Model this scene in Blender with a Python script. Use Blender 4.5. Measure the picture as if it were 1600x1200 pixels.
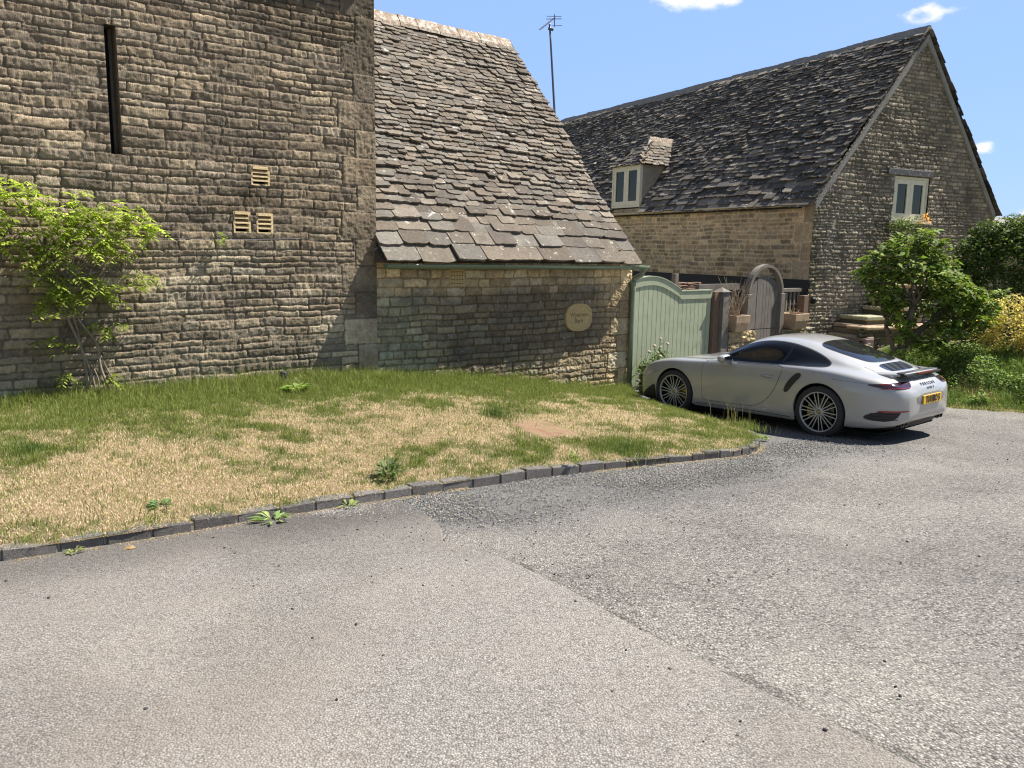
import bpy, math, random
import numpy as np
from mathutils import Vector, Matrix
from mathutils.bvhtree import BVHTree
R = math.radians
for o in list(bpy.data.objects): bpy.data.objects.remove(o)
scn = bpy.context.scene
col = scn.collection
# ------------------------------------------------------------------ camera
cam = bpy.data.cameras.new('camera'); cam.sensor_width = 36; cam.lens = 1270/1600*36
cam.clip_start = .05; cam.clip_end = 3000
camo = bpy.data.objects.new('camera', cam); col.objects.link(camo)
_p, _r = math.atan(209/1270), math.atan(.0175)
fw = Vector((0, math.cos(_p), -math.sin(_p))); rt = Vector((1, 0, 0)); up = rt.cross(fw)
r2 = rt*math.cos(_r)+up*math.sin(_r); u2 = up*math.cos(_r)-rt*math.sin(_r)
camo.matrix_world = Matrix.Translation((0, 0, 2.4)) @ Matrix((r2, u2, -fw)).transposed().to_4x4()
scn.camera = camo
# ------------------------------------------------------------------ sun, sky, exposure
EL = R(55); SUN = Vector((.937*math.cos(EL), .352*math.cos(EL), math.sin(EL))).normalized()
sl = bpy.data.lights.new('sun', 'SUN'); sl.energy = 5.0; sl.angle = R(.53); sl.color = (1, .93, .82)
so = bpy.data.objects.new('sun', sl); col.objects.link(so)
so.rotation_euler = SUN.to_track_quat('Z', 'Y').to_euler(); so.location = (20, 5, 30)
w = bpy.data.worlds.new('World'); scn.world = w; w.use_nodes = True
nt = w.node_tree; N = nt.nodes; L = nt.links; N.clear()
out = N.new('ShaderNodeOutputWorld'); bg = N.new('ShaderNodeBackground'); sky = N.new('ShaderNodeTexSky')
sky.sky_type = 'NISHITA'; sky.sun_disc = False; sky.sun_elevation = EL; sky.sun_rotation = math.atan2(.937, .352)
sky.air_density = 1.0; sky.dust_density = .25; sky.ozone_density = 5.0; sky.altitude = 100
bg.inputs['Strength'].default_value = .062
tc = N.new('ShaderNodeTexCoord')
mp = N.new('ShaderNodeMapping'); mp.inputs['Scale'].default_value = (1, 1, 1.8); L.new(tc.outputs['Generated'], mp.inputs['Vector'])
nz = N.new('ShaderNodeTexNoise'); nz.inputs['Scale'].default_value = 14; nz.inputs['Detail'].default_value = 9; nz.inputs['Roughness'].default_value = .62
L.new(mp.outputs[0], nz.inputs['Vector'])
def wmath(op, a, b=None):
    m = N.new('ShaderNodeMath'); m.operation = op
    for i, q in enumerate((a, b)):
        if q is None: continue
        if isinstance(q, (int, float)): m.inputs[i].default_value = q
        else: L.new(q, m.inputs[i])
    return m.outputs[0]
msum = None
for (d, rx, rz, amp) in [((.412, .88, .243), .034, .016, 1.2), ((.2, .94, .276), .065, .018, 1.25), ((.1, .95, .33), .2, .05, .72), ((.482, .869, .113), .022, .014, .8),
                     ((.53, .845, .045), .05, .02, .8), ((.45, .87, .245), .02, .006, .5), ((-.4, .9, .35), .2, .05, .9), ((.8, .5, .3), .2, .06, .9), ((.3, -.9, .4), .3, .1, .9)]:
    sep = N.new('ShaderNodeVectorMath'); sep.operation = 'SUBTRACT'; L.new(tc.outputs['Generated'], sep.inputs[0]); sep.inputs[1].default_value = d
    sc = N.new('ShaderNodeVectorMath'); sc.operation = 'DIVIDE'; L.new(sep.outputs[0], sc.inputs[0]); sc.inputs[1].default_value = (rx, rx, rz)
    ln = N.new('ShaderNodeVectorMath'); ln.operation = 'LENGTH'; L.new(sc.outputs[0], ln.inputs[0])
    v = wmath('MULTIPLY', wmath('MAXIMUM', wmath('SUBTRACT', 1.3, ln.outputs['Value']), 0.0), amp)
    msum = v if msum is None else wmath('ADD', msum, v)
cl = wmath('ADD', nz.outputs['Fac'], wmath('MULTIPLY', wmath('SUBTRACT', wmath('MINIMUM', msum, 1.1), 1.0), .42))
ramp = N.new('ShaderNodeMapRange'); ramp.interpolation_type = 'SMOOTHSTEP'
ramp.inputs['From Min'].default_value = .37; ramp.inputs['From Max'].default_value = .58
L.new(cl, ramp.inputs['Value'])
mix = N.new('ShaderNodeMix'); mix.data_type = 'RGBA'
L.new(ramp.outputs[0], mix.inputs[0]); L.new(sky.outputs[0], mix.inputs[6]); mix.inputs[7].default_value = (8.3, 8.3, 8.5, 1)
# tints added to the sky: brighter ahead, neutral fill behind the camera
def sky_lift(prev, d, c0, c1, amt, colr):
    dt = N.new('ShaderNodeVectorMath'); dt.operation = 'DOT_PRODUCT'; L.new(tc.outputs['Generated'], dt.inputs[0]); dt.inputs[1].default_value = Vector(d).normalized()
    r = N.new('ShaderNodeMapRange'); r.interpolation_type = 'SMOOTHSTEP'; L.new(dt.outputs['Value'], r.inputs[0]); r.inputs[1].default_value = c0; r.inputs[2].default_value = c1; r.inputs[4].default_value = amt
    m = N.new('ShaderNodeMix'); m.data_type = 'RGBA'; L.new(r.outputs[0], m.inputs[0]); L.new(prev, m.inputs[6]); m.inputs[7].default_value = (*colr, 1); return m.outputs[2]
vs_ = sky_lift(sky.outputs[0], (.25, .93, .25), .35, .9, .74, (3.1, 4.85, 9.0)); vs_ = sky_lift(vs_, (-.3, -.85, .35), .2, .95, .5, (3.3, 3.3, 3.4))
L.new(vs_, mix.inputs[6])
L.new(mix.outputs[2], bg.inputs['Color']); L.new(bg.outputs[0], out.inputs[0])
scn.view_settings.view_transform = 'Standard'; scn.view_settings.look = 'None'; scn.view_settings.gamma = 1
scn.view_settings.exposure = 1.12
scn.render.engine = 'CYCLES'; scn.cycles.filter_width = 1.15; scn.cycles.use_denoising = True; scn.cycles.denoising_prefilter = 'ACCURATE'; scn.cycles.denoising_input_passes = 'RGB_ALBEDO_NORMAL'
scn.cycles.sample_clamp_indirect = 6

# ------------------------------------------------------------------ numpy noise
def _h(ix, iy, seed):
    n = (ix.astype(np.int64)*374761393 + iy.astype(np.int64)*668265263 + seed*974711) & 0xffffffff
    n = ((n ^ (n >> 13))*1274126177) & 0xffffffff
    return ((n ^ (n >> 16)) & 0xffff)/65535.
def vn(x, y, seed=0):
    x = np.asarray(x, float); y = np.asarray(y, float)
    xi = np.floor(x); yi = np.floor(y); fx = x-xi; fy = y-yi
    fx = fx*fx*(3-2*fx); fy = fy*fy*(3-2*fy)
    xi = xi.astype(np.int64); yi = yi.astype(np.int64)
    return (_h(xi, yi, seed)*(1-fx)+_h(xi+1, yi, seed)*fx)*(1-fy) + (_h(xi, yi+1, seed)*(1-fx)+_h(xi+1, yi+1, seed)*fx)*fy
def fbm(x, y, seed=0, o=4):
    r = 0; a = .5
    for i in range(o):
        r = r+a*vn(x*2**i, y*2**i, seed+i*17); a *= .5
    return r/(1-.5**o)
def sstep(a, b, x):
    t = np.clip((np.asarray(x, float)-a)/(b-a), 0, 1); return t*t*(3-2*t)
# ------------------------------------------------------------------ materials
MATS = {}
def nodes(name):
    m = bpy.data.materials.new(name); m.use_nodes = True
    nt = m.node_tree; b = nt.nodes['Principled BSDF']
    return m, nt, b
def _noise(nt, scale, detail=4, rough=.55, vec=None, dist=0):
    n = nt.nodes.new('ShaderNodeTexNoise'); n.inputs['Scale'].default_value = scale; n.inputs['Detail'].default_value = detail
    n.inputs['Roughness'].default_value = rough; n.inputs['Distortion'].default_value = dist
    if vec is None:
        tcn = nt.nodes.new('ShaderNodeTexCoord'); vec = tcn.outputs['Object']
    nt.links.new(vec, n.inputs['Vector']); return n.outputs['Fac']
def _ramp(nt, fac, a, b, lo=0, hi=1):
    r = nt.nodes.new('ShaderNodeMapRange'); r.inputs[1].default_value = a; r.inputs[2].default_value = b
    r.inputs[3].default_value = lo; r.inputs[4].default_value = hi; nt.links.new(fac, r.inputs[0]); return r.outputs[0]
def _mix(nt, fac, a, b, mode='MIX'):
    m = nt.nodes.new('ShaderNodeMix'); m.data_type = 'RGBA'; m.blend_type = mode
    for i, q in ((0, fac), (6, a), (7, b)):
        if hasattr(q, 'is_output') or hasattr(q, 'links'): nt.links.new(q, m.inputs[i])
        elif i == 0: m.inputs[0].default_value = q
        else: m.inputs[i].default_value = (*q, 1) if len(q) == 3 else q
    return m.outputs[2]
def _bump(nt, b, h, strength, dist):
    n = nt.nodes.new('ShaderNodeBump'); n.inputs['Strength'].default_value = strength; n.inputs['Distance'].default_value = dist
    nt.links.new(h, n.inputs['Height']); nt.links.new(n.outputs[0], b.inputs['Normal']); return n
def _attr(nt):
    a = nt.nodes.new('ShaderNodeAttribute'); a.attribute_name = 'Col'; return a.outputs['Color']
def stone_mat(name, lichen=.5, lic_col=(.52, .5, .45), dark=.5, scale=1., attr=True, base=(.3, .25, .18), lsc=9, l0=.62, comb=0):
    m, nt, b = nodes(name)
    c = _attr(nt) if attr else _mix(nt, 0, base, base)
    n1 = _noise(nt, 26*scale, 6, .7); c = _mix(nt, 1, c, _mix(nt, _ramp(nt, n1, .25, .75), (.62, .62, .62), (1.35, 1.33, 1.28)), 'MULTIPLY')
    n2 = _noise(nt, 1.7*scale, 5, .6); c = _mix(nt, _ramp(nt, n2, .5, .72, 0, dark), c, (.09, .08, .07))
    n3 = _noise(nt, lsc*scale, 6, .75, dist=.6); c = _mix(nt, _ramp(nt, n3, l0, l0+.06, 0, lichen), c, lic_col)
    nt.links.new(c, b.inputs['Base Color']); b.inputs['Roughness'].default_value = .95; b.inputs['Specular IOR Level'].default_value = .15
    hgt_ = _noise(nt, 70*scale, 6, .75)
    if comb:
        tcn = nt.nodes.new('ShaderNodeTexCoord'); dp = nt.nodes.new('ShaderNodeVectorMath'); dp.operation = 'DOT_PRODUCT'; dp.inputs[1].default_value = (.788*85, .616*85, 0); nt.links.new(tcn.outputs['Object'], dp.inputs[0])
        sx = nt.nodes.new('ShaderNodeSeparateXYZ'); nt.links.new(tcn.outputs['Object'], sx.inputs[0]); zz = nt.nodes.new('ShaderNodeMath'); zz.operation = 'MULTIPLY'; zz.inputs[1].default_value = 11; nt.links.new(sx.outputs['Z'], zz.inputs[0])
        cx = nt.nodes.new('ShaderNodeCombineXYZ'); nt.links.new(dp.outputs['Value'], cx.inputs[0]); nt.links.new(zz.outputs[0], cx.inputs[1])
        cn = _noise(nt, 1.0, 3, .6, vec=cx.outputs[0]); ad = nt.nodes.new('ShaderNodeMath'); ad.operation = 'MULTIPLY_ADD'; nt.links.new(cn, ad.inputs[0]); ad.inputs[1].default_value = comb; nt.links.new(hgt_, ad.inputs[2]); hgt_ = ad.outputs[0]
    _bump(nt, b, hgt_, 1, .018/scale)
    return m
def plain(name, colr, rough=.5, metal=0, coat=0, bump=0, bscale=60, spec=.5, var=0, vscale=6):
    m, nt, b = nodes(name)
    b.inputs['Roughness'].default_value = rough; b.inputs['Metallic'].default_value = metal
    b.inputs['Coat Weight'].default_value = coat; b.inputs['Coat Roughness'].default_value = .03; b.inputs['Specular IOR Level'].default_value = spec
    c = _mix(nt, _ramp(nt, _noise(nt, vscale, 5, .6), .3, .7), tuple(x*(1-var) for x in colr), tuple(min(1, x*(1+var)) for x in colr))
    nt.links.new(c, b.inputs['Base Color'])
    if bump: _bump(nt, b, _noise(nt, bscale, 4), bump, .01)
    return m
def wood_mat(name, c0, c1, rough=.85):
    m, nt, b = nodes(name)
    tcn = nt.nodes.new('ShaderNodeTexCoord'); mpp = nt.nodes.new('ShaderNodeMapping'); mpp.inputs['Scale'].default_value = (30, 30, 2)
    nt.links.new(tcn.outputs['Object'], mpp.inputs[0])
    g = _noise(nt, 2.2, 8, .65, vec=mpp.outputs[0], dist=.4)
    c = _mix(nt, _ramp(nt, g, .3, .7), c0, c1); c = _mix(nt, _ramp(nt, _noise(nt, 3, 4), .45, .7, 0, .5), c, tuple(x*.6 for x in c0))
    nt.links.new(c, b.inputs['Base Color']); b.inputs['Roughness'].default_value = rough; _bump(nt, b, g, .6, .006); return m
def leaf_mat(name, trans=.35, gloss=.45):
    m, nt, b = nodes(name)
    a = _attr(nt); nt.links.new(a, b.inputs['Base Color']); b.inputs['Roughness'].default_value = gloss; b.inputs['Specular IOR Level'].default_value = .3
    tr = nt.nodes.new('ShaderNodeBsdfTranslucent'); mx = nt.nodes.new('ShaderNodeMixShader'); mx.inputs[0].default_value = trans
    cc = _mix(nt, 1, a, (1.25, 1.3, .8) if name == 'grass_blade' else (1.4, 1.5, .7), 'MULTIPLY'); nt.links.new(cc, tr.inputs[0])
    o = nt.nodes['Material Output']; nt.links.new(b.outputs[0], mx.inputs[1]); nt.links.new(tr.outputs[0], mx.inputs[2]); nt.links.new(mx.outputs[0], o.inputs[0])
    return m
def asphalt(name, cols, scale, bump, patch, patch_amt, fine):
    """cols: dark, mid, light stone colours"""
    m, nt, b = nodes(name)
    tcn = nt.nodes.new('ShaderNodeTexCoord'); vec = tcn.outputs['Object']
    wv = nt.nodes.new('ShaderNodeVectorMath'); wv.operation = 'ADD'
    wn = nt.nodes.new('ShaderNodeTexNoise'); wn.inputs['Scale'].default_value = scale*1.3
    nt.links.new(vec, wn.inputs['Vector'])
    wsc = nt.nodes.new('ShaderNodeVectorMath'); wsc.operation = 'SCALE'; wsc.inputs['Scale'].default_value = .6/scale
    nt.links.new(wn.outputs['Color'], wsc.inputs[0]); nt.links.new(vec, wv.inputs[0]); nt.links.new(wsc.outputs[0], wv.inputs[1])
    v = nt.nodes.new('ShaderNodeTexVoronoi'); v.inputs['Scale'].default_value = scale; nt.links.new(wv.outputs[0], v.inputs['Vector'])
    sp = nt.nodes.new('ShaderNodeSeparateColor'); nt.links.new(v.outputs['Color'], sp.inputs[0])
    r = nt.nodes.new('ShaderNodeValToRGB'); e = r.color_ramp.elements
    e[0].position = 0; e[0].color = (*cols[0], 1); e[1].position = 1; e[1].color = (*cols[2], 1)
    q = e.new(.28); q.color = (*cols[1], 1); q = e.new(.75); q.color = (*[x*1.12 for x in cols[1]], 1)
    nt.links.new(sp.outputs[0], r.inputs[0]); c = r.outputs[0]
    gap = _ramp(nt, v.outputs['Distance'], .35, .75, 0, .6); c = _mix(nt, gap, c, tuple(x*.55 for x in cols[0]))
    c = _mix(nt, 1, c, _mix(nt, _noise(nt, fine, 3), (.7, .7, .7), (1.3, 1.3, 1.3)), 'MULTIPLY')
    big = _noise(nt, .9, 5, .6); c = _mix(nt, _ramp(nt, big, .45, .65, 0, patch_amt), c, patch)
    big2 = _noise(nt, .35, 3, .5); c = _mix(nt, 1, c, _mix(nt, _ramp(nt, big2, .3, .7), (.86, .86, .87), (1.1, 1.09, 1.07)), 'MULTIPLY')
    spk = _noise(nt, 38, 2, .5); c = _mix(nt, _ramp(nt, spk, .73, .76, 0, .7), c, (.05, .05, .055))
    if 1: c = _mix(nt, 1, c, _attr(nt), 'MULTIPLY')
    nt.links.new(c, b.inputs['Base Color']); b.inputs['Roughness'].default_value = .9; b.inputs['Specular IOR Level'].default_value = .25
    iv = nt.nodes.new('ShaderNodeMath'); iv.operation = 'SUBTRACT'; iv.inputs[0].default_value = 1; nt.links.new(v.outputs['Distance'], iv.inputs[1])
    _bump(nt, b, iv.outputs[0], bump, .8/scale)
    return m
M = MATS
M['barn'] = stone_mat('barn_stone', .6, (.5, .47, .4), .4, comb=1.3)
M['annex'] = stone_mat('annex_stone', .75, (.5, .5, .46), .55, l0=.62, comb=.4)
M['gable'] = stone_mat('gable_stone', .8, (.55, .53, .47), .45, lsc=7, l0=.66)
M['housew'] = stone_mat('house_wall_stone', .15, (.5, .45, .35), .15)
M['slate'] = stone_mat('stone_slate', .85, (.62, .6, .55), .55, lsc=7, l0=.6)
M['slate_dark'] = stone_mat('dark_stone_slate', .85, (.62, .62, .6), .3, lsc=7, l0=.585)
M['ridge'] = stone_mat('ridge_stone', .8, (.62, .59, .54), .35, attr=False, base=(.34, .27, .21), lsc=12, l0=.5)
M['ridge_grey'] = stone_mat('grey_ridge_stone', .5, (.5, .5, .5), .3, attr=False, base=(.27, .26, .25))
M['cream_stone'] = stone_mat('cream_stone', .1, (.6, .5, .35), .1, attr=False, base=(.78, .62, .38), scale=1.5)
M['plaque'] = stone_mat('plaque_stone', 0, (.6, .5, .35), .08, attr=False, base=(.5, .38, .2), scale=1.5)
M['mortar'] = stone_mat('verge_mortar', .2, (.5, .5, .5), .25, attr=False, base=(.27, .27, .27))
M['kerb'] = stone_mat('kerb_stone', .35, (.3, .29, .27), .4, attr=True)
M['rough_stone'] = stone_mat('rough_stone', .6, (.5, .48, .42), .4, attr=True)
M['lintel'] = stone_mat('lintel', .7, (.42, .42, .44), .3, attr=False, base=(.11, .11, .12), scale=2, l0=.56)
M['sage'] = plain('sage_paint', (.34, .375, .262), .5, var=.10)
M['sage_gut'] = plain('sage_gutter_paint', (.15, .19, .13), .4, var=.12, bump=.1)
M['cream'] = plain('cream_paint', (.68, .64, .5), .5, var=.06)
M['cream_gut'] = plain('cream_gutter', (.52, .45, .33), .6, var=.15)
M['render'] = plain('dormer_render', (.3, .27, .21), .9, bump=.4, var=.15)
M['black'] = plain('matt_black', (.012, .013, .016), .6, bump=.3, bscale=8, spec=.3)
M['dark'] = plain('dark_void', (.01, .01, .01), .9, spec=.1)
M['oak'] = wood_mat('weathered_oak', (.14, .12, .1), (.27, .245, .22))
M['oak_grey'] = wood_mat('silvered_oak', (.105, .092, .08), (.225, .205, .18))
M['oak_brown'] = wood_mat('brown_oak', (.12, .075, .05), (.21, .14, .1))
M['bark'] = wood_mat('bark', (.08, .065, .05), (.2, .165, .13))
M['vine_bark'] = wood_mat('vine_bark', (.16, .13, .1), (.36, .3, .24))
M['leaf'] = leaf_mat('leaf', .24, .75); M['leaf_soft'] = leaf_mat('soft_leaf', .5, .55); M['grass'] = leaf_mat('grass_blade', .3, .6)
M['steel'] = plain('aerial_metal', (.12, .12, .14), .4, metal=.7)
M['rust'] = plain('rusty_iron', (.2, .09, .06), .85, var=.3, bump=.5, bscale=30)
M['pane'] = plain('window_pane', (.02, .025, .03), .04, spec=.8)
def pane_mat():
    m, nt, b = nodes('glass'); b.inputs['Base Color'].default_value = (.012, .013, .015, 1); b.inputs['Roughness'].default_value = .03
    b.inputs['Specular IOR Level'].default_value = .35; b.inputs['Coat Weight'].default_value = 0; b.inputs['Coat Roughness'].default_value = .02; return m
M['glass'] = pane_mat()
def earth_mat():
    m, nt, b = nodes('earth'); c = _mix(nt, _ramp(nt, _noise(nt, 1.1, 6, .6), .4, .62), (.10, .12, .04), (.3, .22, .11))
    c = _mix(nt, 1, c, _mix(nt, _noise(nt, 60, 4, .7), (.5, .5, .5), (1.4, 1.4, 1.4)), 'MULTIPLY'); nt.links.new(c, b.inputs['Base Color'])
    b.inputs['Roughness'].default_value = 1; _bump(nt, b, _noise(nt, 50, 6, .7), 1, .03); return m
M['earth'] = earth_mat()
def lawn_mat():
    m, nt, b = nodes('lawn_soil'); a = _attr(nt)
    c = _mix(nt, 1, a, _mix(nt, _noise(nt, 80, 5, .75), (.35, .35, .35), (1.35, 1.35, 1.3)), 'MULTIPLY'); nt.links.new(c, b.inputs['Base Color'])
    b.inputs['Roughness'].default_value = 1; _bump(nt, b, _noise(nt, 90, 6, .75), 1, .03); return m
M['lawn'] = lawn_mat()
M['road'] = asphalt('old_road', ((.055, .053, .05), (.218, .209, .196), (.43, .405, .368)), 74, 1.0, (.28, .265, .24), .25, 230)
M['tarmac'] = asphalt('smooth_tarmac', ((.13, .12, .11), (.236, .227, .218), (.36, .348, .33)), 100, .8, (.25, .222, .195), .35, 300)
M['chips'] = stone_mat('stone_chips', 0, (.5, .5, .5), 0, scale=3)
# ------------------------------------------------------------------ mesh helpers
def tag(o, label=None, cat=None, group=None, kind=None):
    for k, v in (('label', label), ('category', cat), ('group', group), ('kind', kind)):
        if v: o[k] = v
    return o
def empty(name, loc, label, cat, group=None, rot=None):
    o = bpy.data.objects.new(name, None); o.location = loc; o.empty_display_size = .2; col.objects.link(o)
    if rot is not None: o.rotation_euler = rot
    return tag(o, label, cat, group)
def setparent(o, parent):
    o.parent = parent
    o.matrix_parent_inverse = parent_world(parent).inverted()
def parent_world(p):
    m = Matrix.LocRotScale(p.location, p.rotation_euler, None)
    if p.parent: m = parent_world(p.parent) @ p.matrix_parent_inverse @ m if False else parent_world(p.parent) @ p.matrix_parent_inverse @ m
    return m
def mesh_np(name, V, F, mat, parent=None, C=None, smooth=False, local=False, matidx=None):
    """F: (M,k) array or list of such arrays"""
    if not isinstance(F, list): F = [F]
    F = [np.asarray(f, np.int32) for f in F if len(f)]
    me = bpy.data.meshes.new(name); V = np.asarray(V, np.float32)
    me.vertices.add(len(V)); me.vertices.foreach_set('co', V.ravel())
    nl = sum(f.size for f in F); npoly = sum(len(f) for f in F)
    me.loops.add(nl); me.loops.foreach_set('vertex_index', np.concatenate([f.ravel() for f in F]))
    me.polygons.add(npoly); ls = []; st = 0
    for f in F:
        ls.append(st+np.arange(len(f))*f.shape[1]); st += f.size
    me.polygons.foreach_set('loop_start', np.concatenate(ls).astype(np.int32))
    me.update(calc_edges=True)
    if smooth: me.polygons.foreach_set('use_smooth', np.ones(npoly, bool))
    if C is not None:
        a = me.color_attributes.new('Col', 'FLOAT_COLOR', 'POINT'); cc = np.ones((len(V), 4), np.float32); cc[:, :3] = C
        a.data.foreach_set('color', cc.ravel())
    for mm in (mat if isinstance(mat, list) else [mat]): me.materials.append(mm)
    if matidx is not None: me.polygons.foreach_set('material_index', np.asarray(matidx, np.int32))
    o = bpy.data.objects.new(name, me); col.objects.link(o)
    if parent:
        if local: o.parent = parent
        else: setparent(o, parent)
    return o
class MB:
    def __init__(s): s.v = []; s.f = []; s.c = []; s.cur = (.5, .5, .5)
    def add(s, vs, fs, c=None):
        b = len(s.v); s.v += [tuple(q) for q in vs]; s.f += [tuple(b+i for i in f) for f in fs]; s.c += [tuple(c or s.cur)]*len(vs); return b
    def hexa(s, p, c=None):  # 8 pts: bottom 4 ccw, top 4
        s.add(p, [(3, 2, 1, 0), (4, 5, 6, 7), (0, 1, 5, 4), (1, 2, 6, 5), (2, 3, 7, 6), (3, 0, 4, 7)], c)
    def box(s, fr, a, b, c=None, bev=0):
        (x0, y0, z0), (x1, y1, z1) = a, b
        if not bev:
            s.hexa([fr(x0, y0, z0), fr(x1, y0, z0), fr(x1, y1, z0), fr(x0, y1, z0), fr(x0, y0, z1), fr(x1, y0, z1), fr(x1, y1, z1), fr(x0, y1, z1)], c); return
        e = bev; vs = []; idx = {}
        for sx in (0, 1):
            for sy in (0, 1):
                for sz in (0, 1):
                    X = (x0, x1)[sx]; Y = (y0, y1)[sy]; Z = (z0, z1)[sz]; dx = e*(1-2*sx); dy = e*(1-2*sy); dz = e*(1-2*sz)
                    idx[sx, sy, sz] = len(vs); vs += [fr(X, Y+dy, Z+dz), fr(X+dx, Y, Z+dz), fr(X+dx, Y+dy, Z)]
        fs = []
        for ax in range(3):
            o1, o2 = [q for q in range(3) if q != ax]
            for sd in (0, 1):
                ring = []
                for (p, q) in ((0, 0), (1, 0), (1, 1), (0, 1)):
                    k = [0]*3; k[ax] = sd; k[o1] = p; k[o2] = q; ring.append(idx[tuple(k)]+ax)
                fs.append(ring)
            for p in (0, 1):
                for q in (0, 1):
                    k0 = [0]*3; k1 = [0]*3; k0[ax] = 0; k1[ax] = 1; k0[o1] = k1[o1] = p; k0[o2] = k1[o2] = q
                    a0, a1 = idx[tuple(k0)], idx[tuple(k1)]; fs.append((a0+o1, a1+o1, a1+o2, a0+o2))
        for k in idx.values(): fs.append((k, k+1, k+2))
        s.add(vs, fs, c)
    def tube(s, path, rad, n=10, c=None, cap=True):
        path = [Vector(p) for p in path]; rr = rad if hasattr(rad, '__len__') else [rad]*len(path)
        b = len(s.v); prev = None
        for i, p in enumerate(path):
            d = (path[min(i+1, len(path)-1)]-path[max(i-1, 0)]).normalized()
            a = prev if prev is not None else (Vector((0, 0, 1)) if abs(d.z) < .9 else Vector((1, 0, 0)))
            x = (a-d*a.dot(d)).normalized(); y = d.cross(x); prev = x
            s.v += [tuple(p+(x*math.cos(2*math.pi*k/n)+y*math.sin(2*math.pi*k/n))*rr[i]) for k in range(n)]
            s.c += [tuple(c or s.cur)]*n
        for i in range(len(path)-1):
            for k in range(n): s.f.append((b+i*n+k, b+i*n+(k+1) % n, b+(i+1)*n+(k+1) % n, b+(i+1)*n+k))
        if cap: s.f.append(tuple(b+k for k in reversed(range(n)))); s.f.append(tuple(b+(len(path)-1)*n+k for k in range(n)))
    def lathe(s, fr, prof, n=48, c=None, close=False):
        """fr(radial x, radial z, axial) ; prof list of (r, a)"""
        b = len(s.v); m = len(prof)
        for (r, a) in prof:
            for k in range(n):
                t = 2*math.pi*k/n; s.v.append(tuple(fr(r*math.cos(t), r*math.sin(t), a))); s.c.append(tuple(c or s.cur))
        for i in range(m-1 if not close else m):
            j = (i+1) % m
            for k in range(n): s.f.append((b+i*n+k, b+i*n+(k+1) % n, b+j*n+(k+1) % n, b+j*n+k))
    def prism(s, fr, poly, d0, d1, c=None):
        """poly in (a,b); fr(a, depth, b)"""
        n = len(poly); vs = [fr(p, d0, q) for p, q in poly]+[fr(p, d1, q) for p, q in poly]
        fs = [tuple(range(n)), tuple(range(2*n-1, n-1, -1))]+[(i, i+n, (i+1) % n+n, (i+1) % n) for i in range(n)]
        s.add(vs, fs, c)
    def build(s, name, mat, parent=None, smooth=False, col_attr=True, local=False):
        me = bpy.data.meshes.new(name); me.from_pydata(s.v, [], s.f); me.update()
        me.materials.append(mat)
        if col_attr:
            a = me.color_attributes.new('Col', 'FLOAT_COLOR', 'POINT'); cc = np.ones((len(s.v), 4), np.float32); cc[:, :3] = np.array(s.c); a.data.foreach_set('color', cc.ravel())
        if smooth: me.polygons.foreach_set('use_smooth', [True]*len(me.polygons))
        o = bpy.data.objects.new(name, me); col.objects.link(o)
        if parent:
            if local: o.parent = parent
            else: setparent(o, parent)
        return o
def fixn(o):
    import bmesh
    bm = bmesh.new(); bm.from_mesh(o.data); bmesh.ops.recalc_face_normals(bm, faces=bm.faces); bm.to_mesh(o.data); bm.free(); return o
def jit(a, r): return a*(1+random.uniform(-r, r))
# ------------------------------------------------------------------ frames
P0 = np.array([2.096, 14.558, 0.]); _a = R(52); T = np.array([math.sin(_a), math.cos(_a), 0]); NN = np.array([T[1], -T[0], 0])
def A(s, d, z): return P0+T*s+NN*d+np.array([0, 0, z])
C0 = np.array([6.58, 18.3, 0.]); _b = R(27.7); U = np.array([-math.sin(_b), math.cos(_b), 0]); G = np.array([U[1], -U[0], 0])
def H(u, g, z): return C0+U*u+G*g+np.array([0, 0, z])
def gz(Y): return -.12+.084*np.log1p(np.exp(np.clip((12.57-np.asarray(Y, float))/1.2, -50, 50)))
def bank(X, Y):
    q = (X-7.44)*.4+(Y-13.46)*.92
    return q, sstep(0, 2.6, q)*.62*sstep(6.9, 8.4, X)
# ================================================================== THE SETTING
def grid_mesh(name, xs, ys, zf, mat, keep=None, cf=None, kind='structure'):
    X, Y = np.meshgrid(xs, ys, indexing='ij'); Z = zf(X, Y); nx, ny = X.shape
    idx = np.arange(nx*ny).reshape(nx, ny)
    F = np.stack([idx[:-1, :-1], idx[1:, :-1], idx[1:, 1:], idx[:-1, 1:]], -1).reshape(-1, 4)
    if keep is not None:
        xc = (X[:-1, :-1]+X[1:, 1:])/2; yc = (Y[:-1, :-1]+Y[1:, 1:])/2; F = F[keep(xc, yc).ravel()]
    o = mesh_np(name, np.stack([X, Y, Z], -1).reshape(-1, 3), F, mat, C=None if cf is None else cf(X, Y).reshape(-1, 3), smooth=True)
    if kind: o['kind'] = kind
    return o
xs = np.concatenate([np.linspace(-400, -30, 12), np.linspace(-25, 30, 111), np.linspace(36, 400, 12)])
ys = np.concatenate([np.linspace(-200, -12, 10), np.linspace(-8, 32, 81), np.linspace(40, 900, 16)])
grid_mesh('ground', xs, ys, lambda X, Y: gz(Y)-.03+bank(X, Y)[1], M['earth'])
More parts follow.
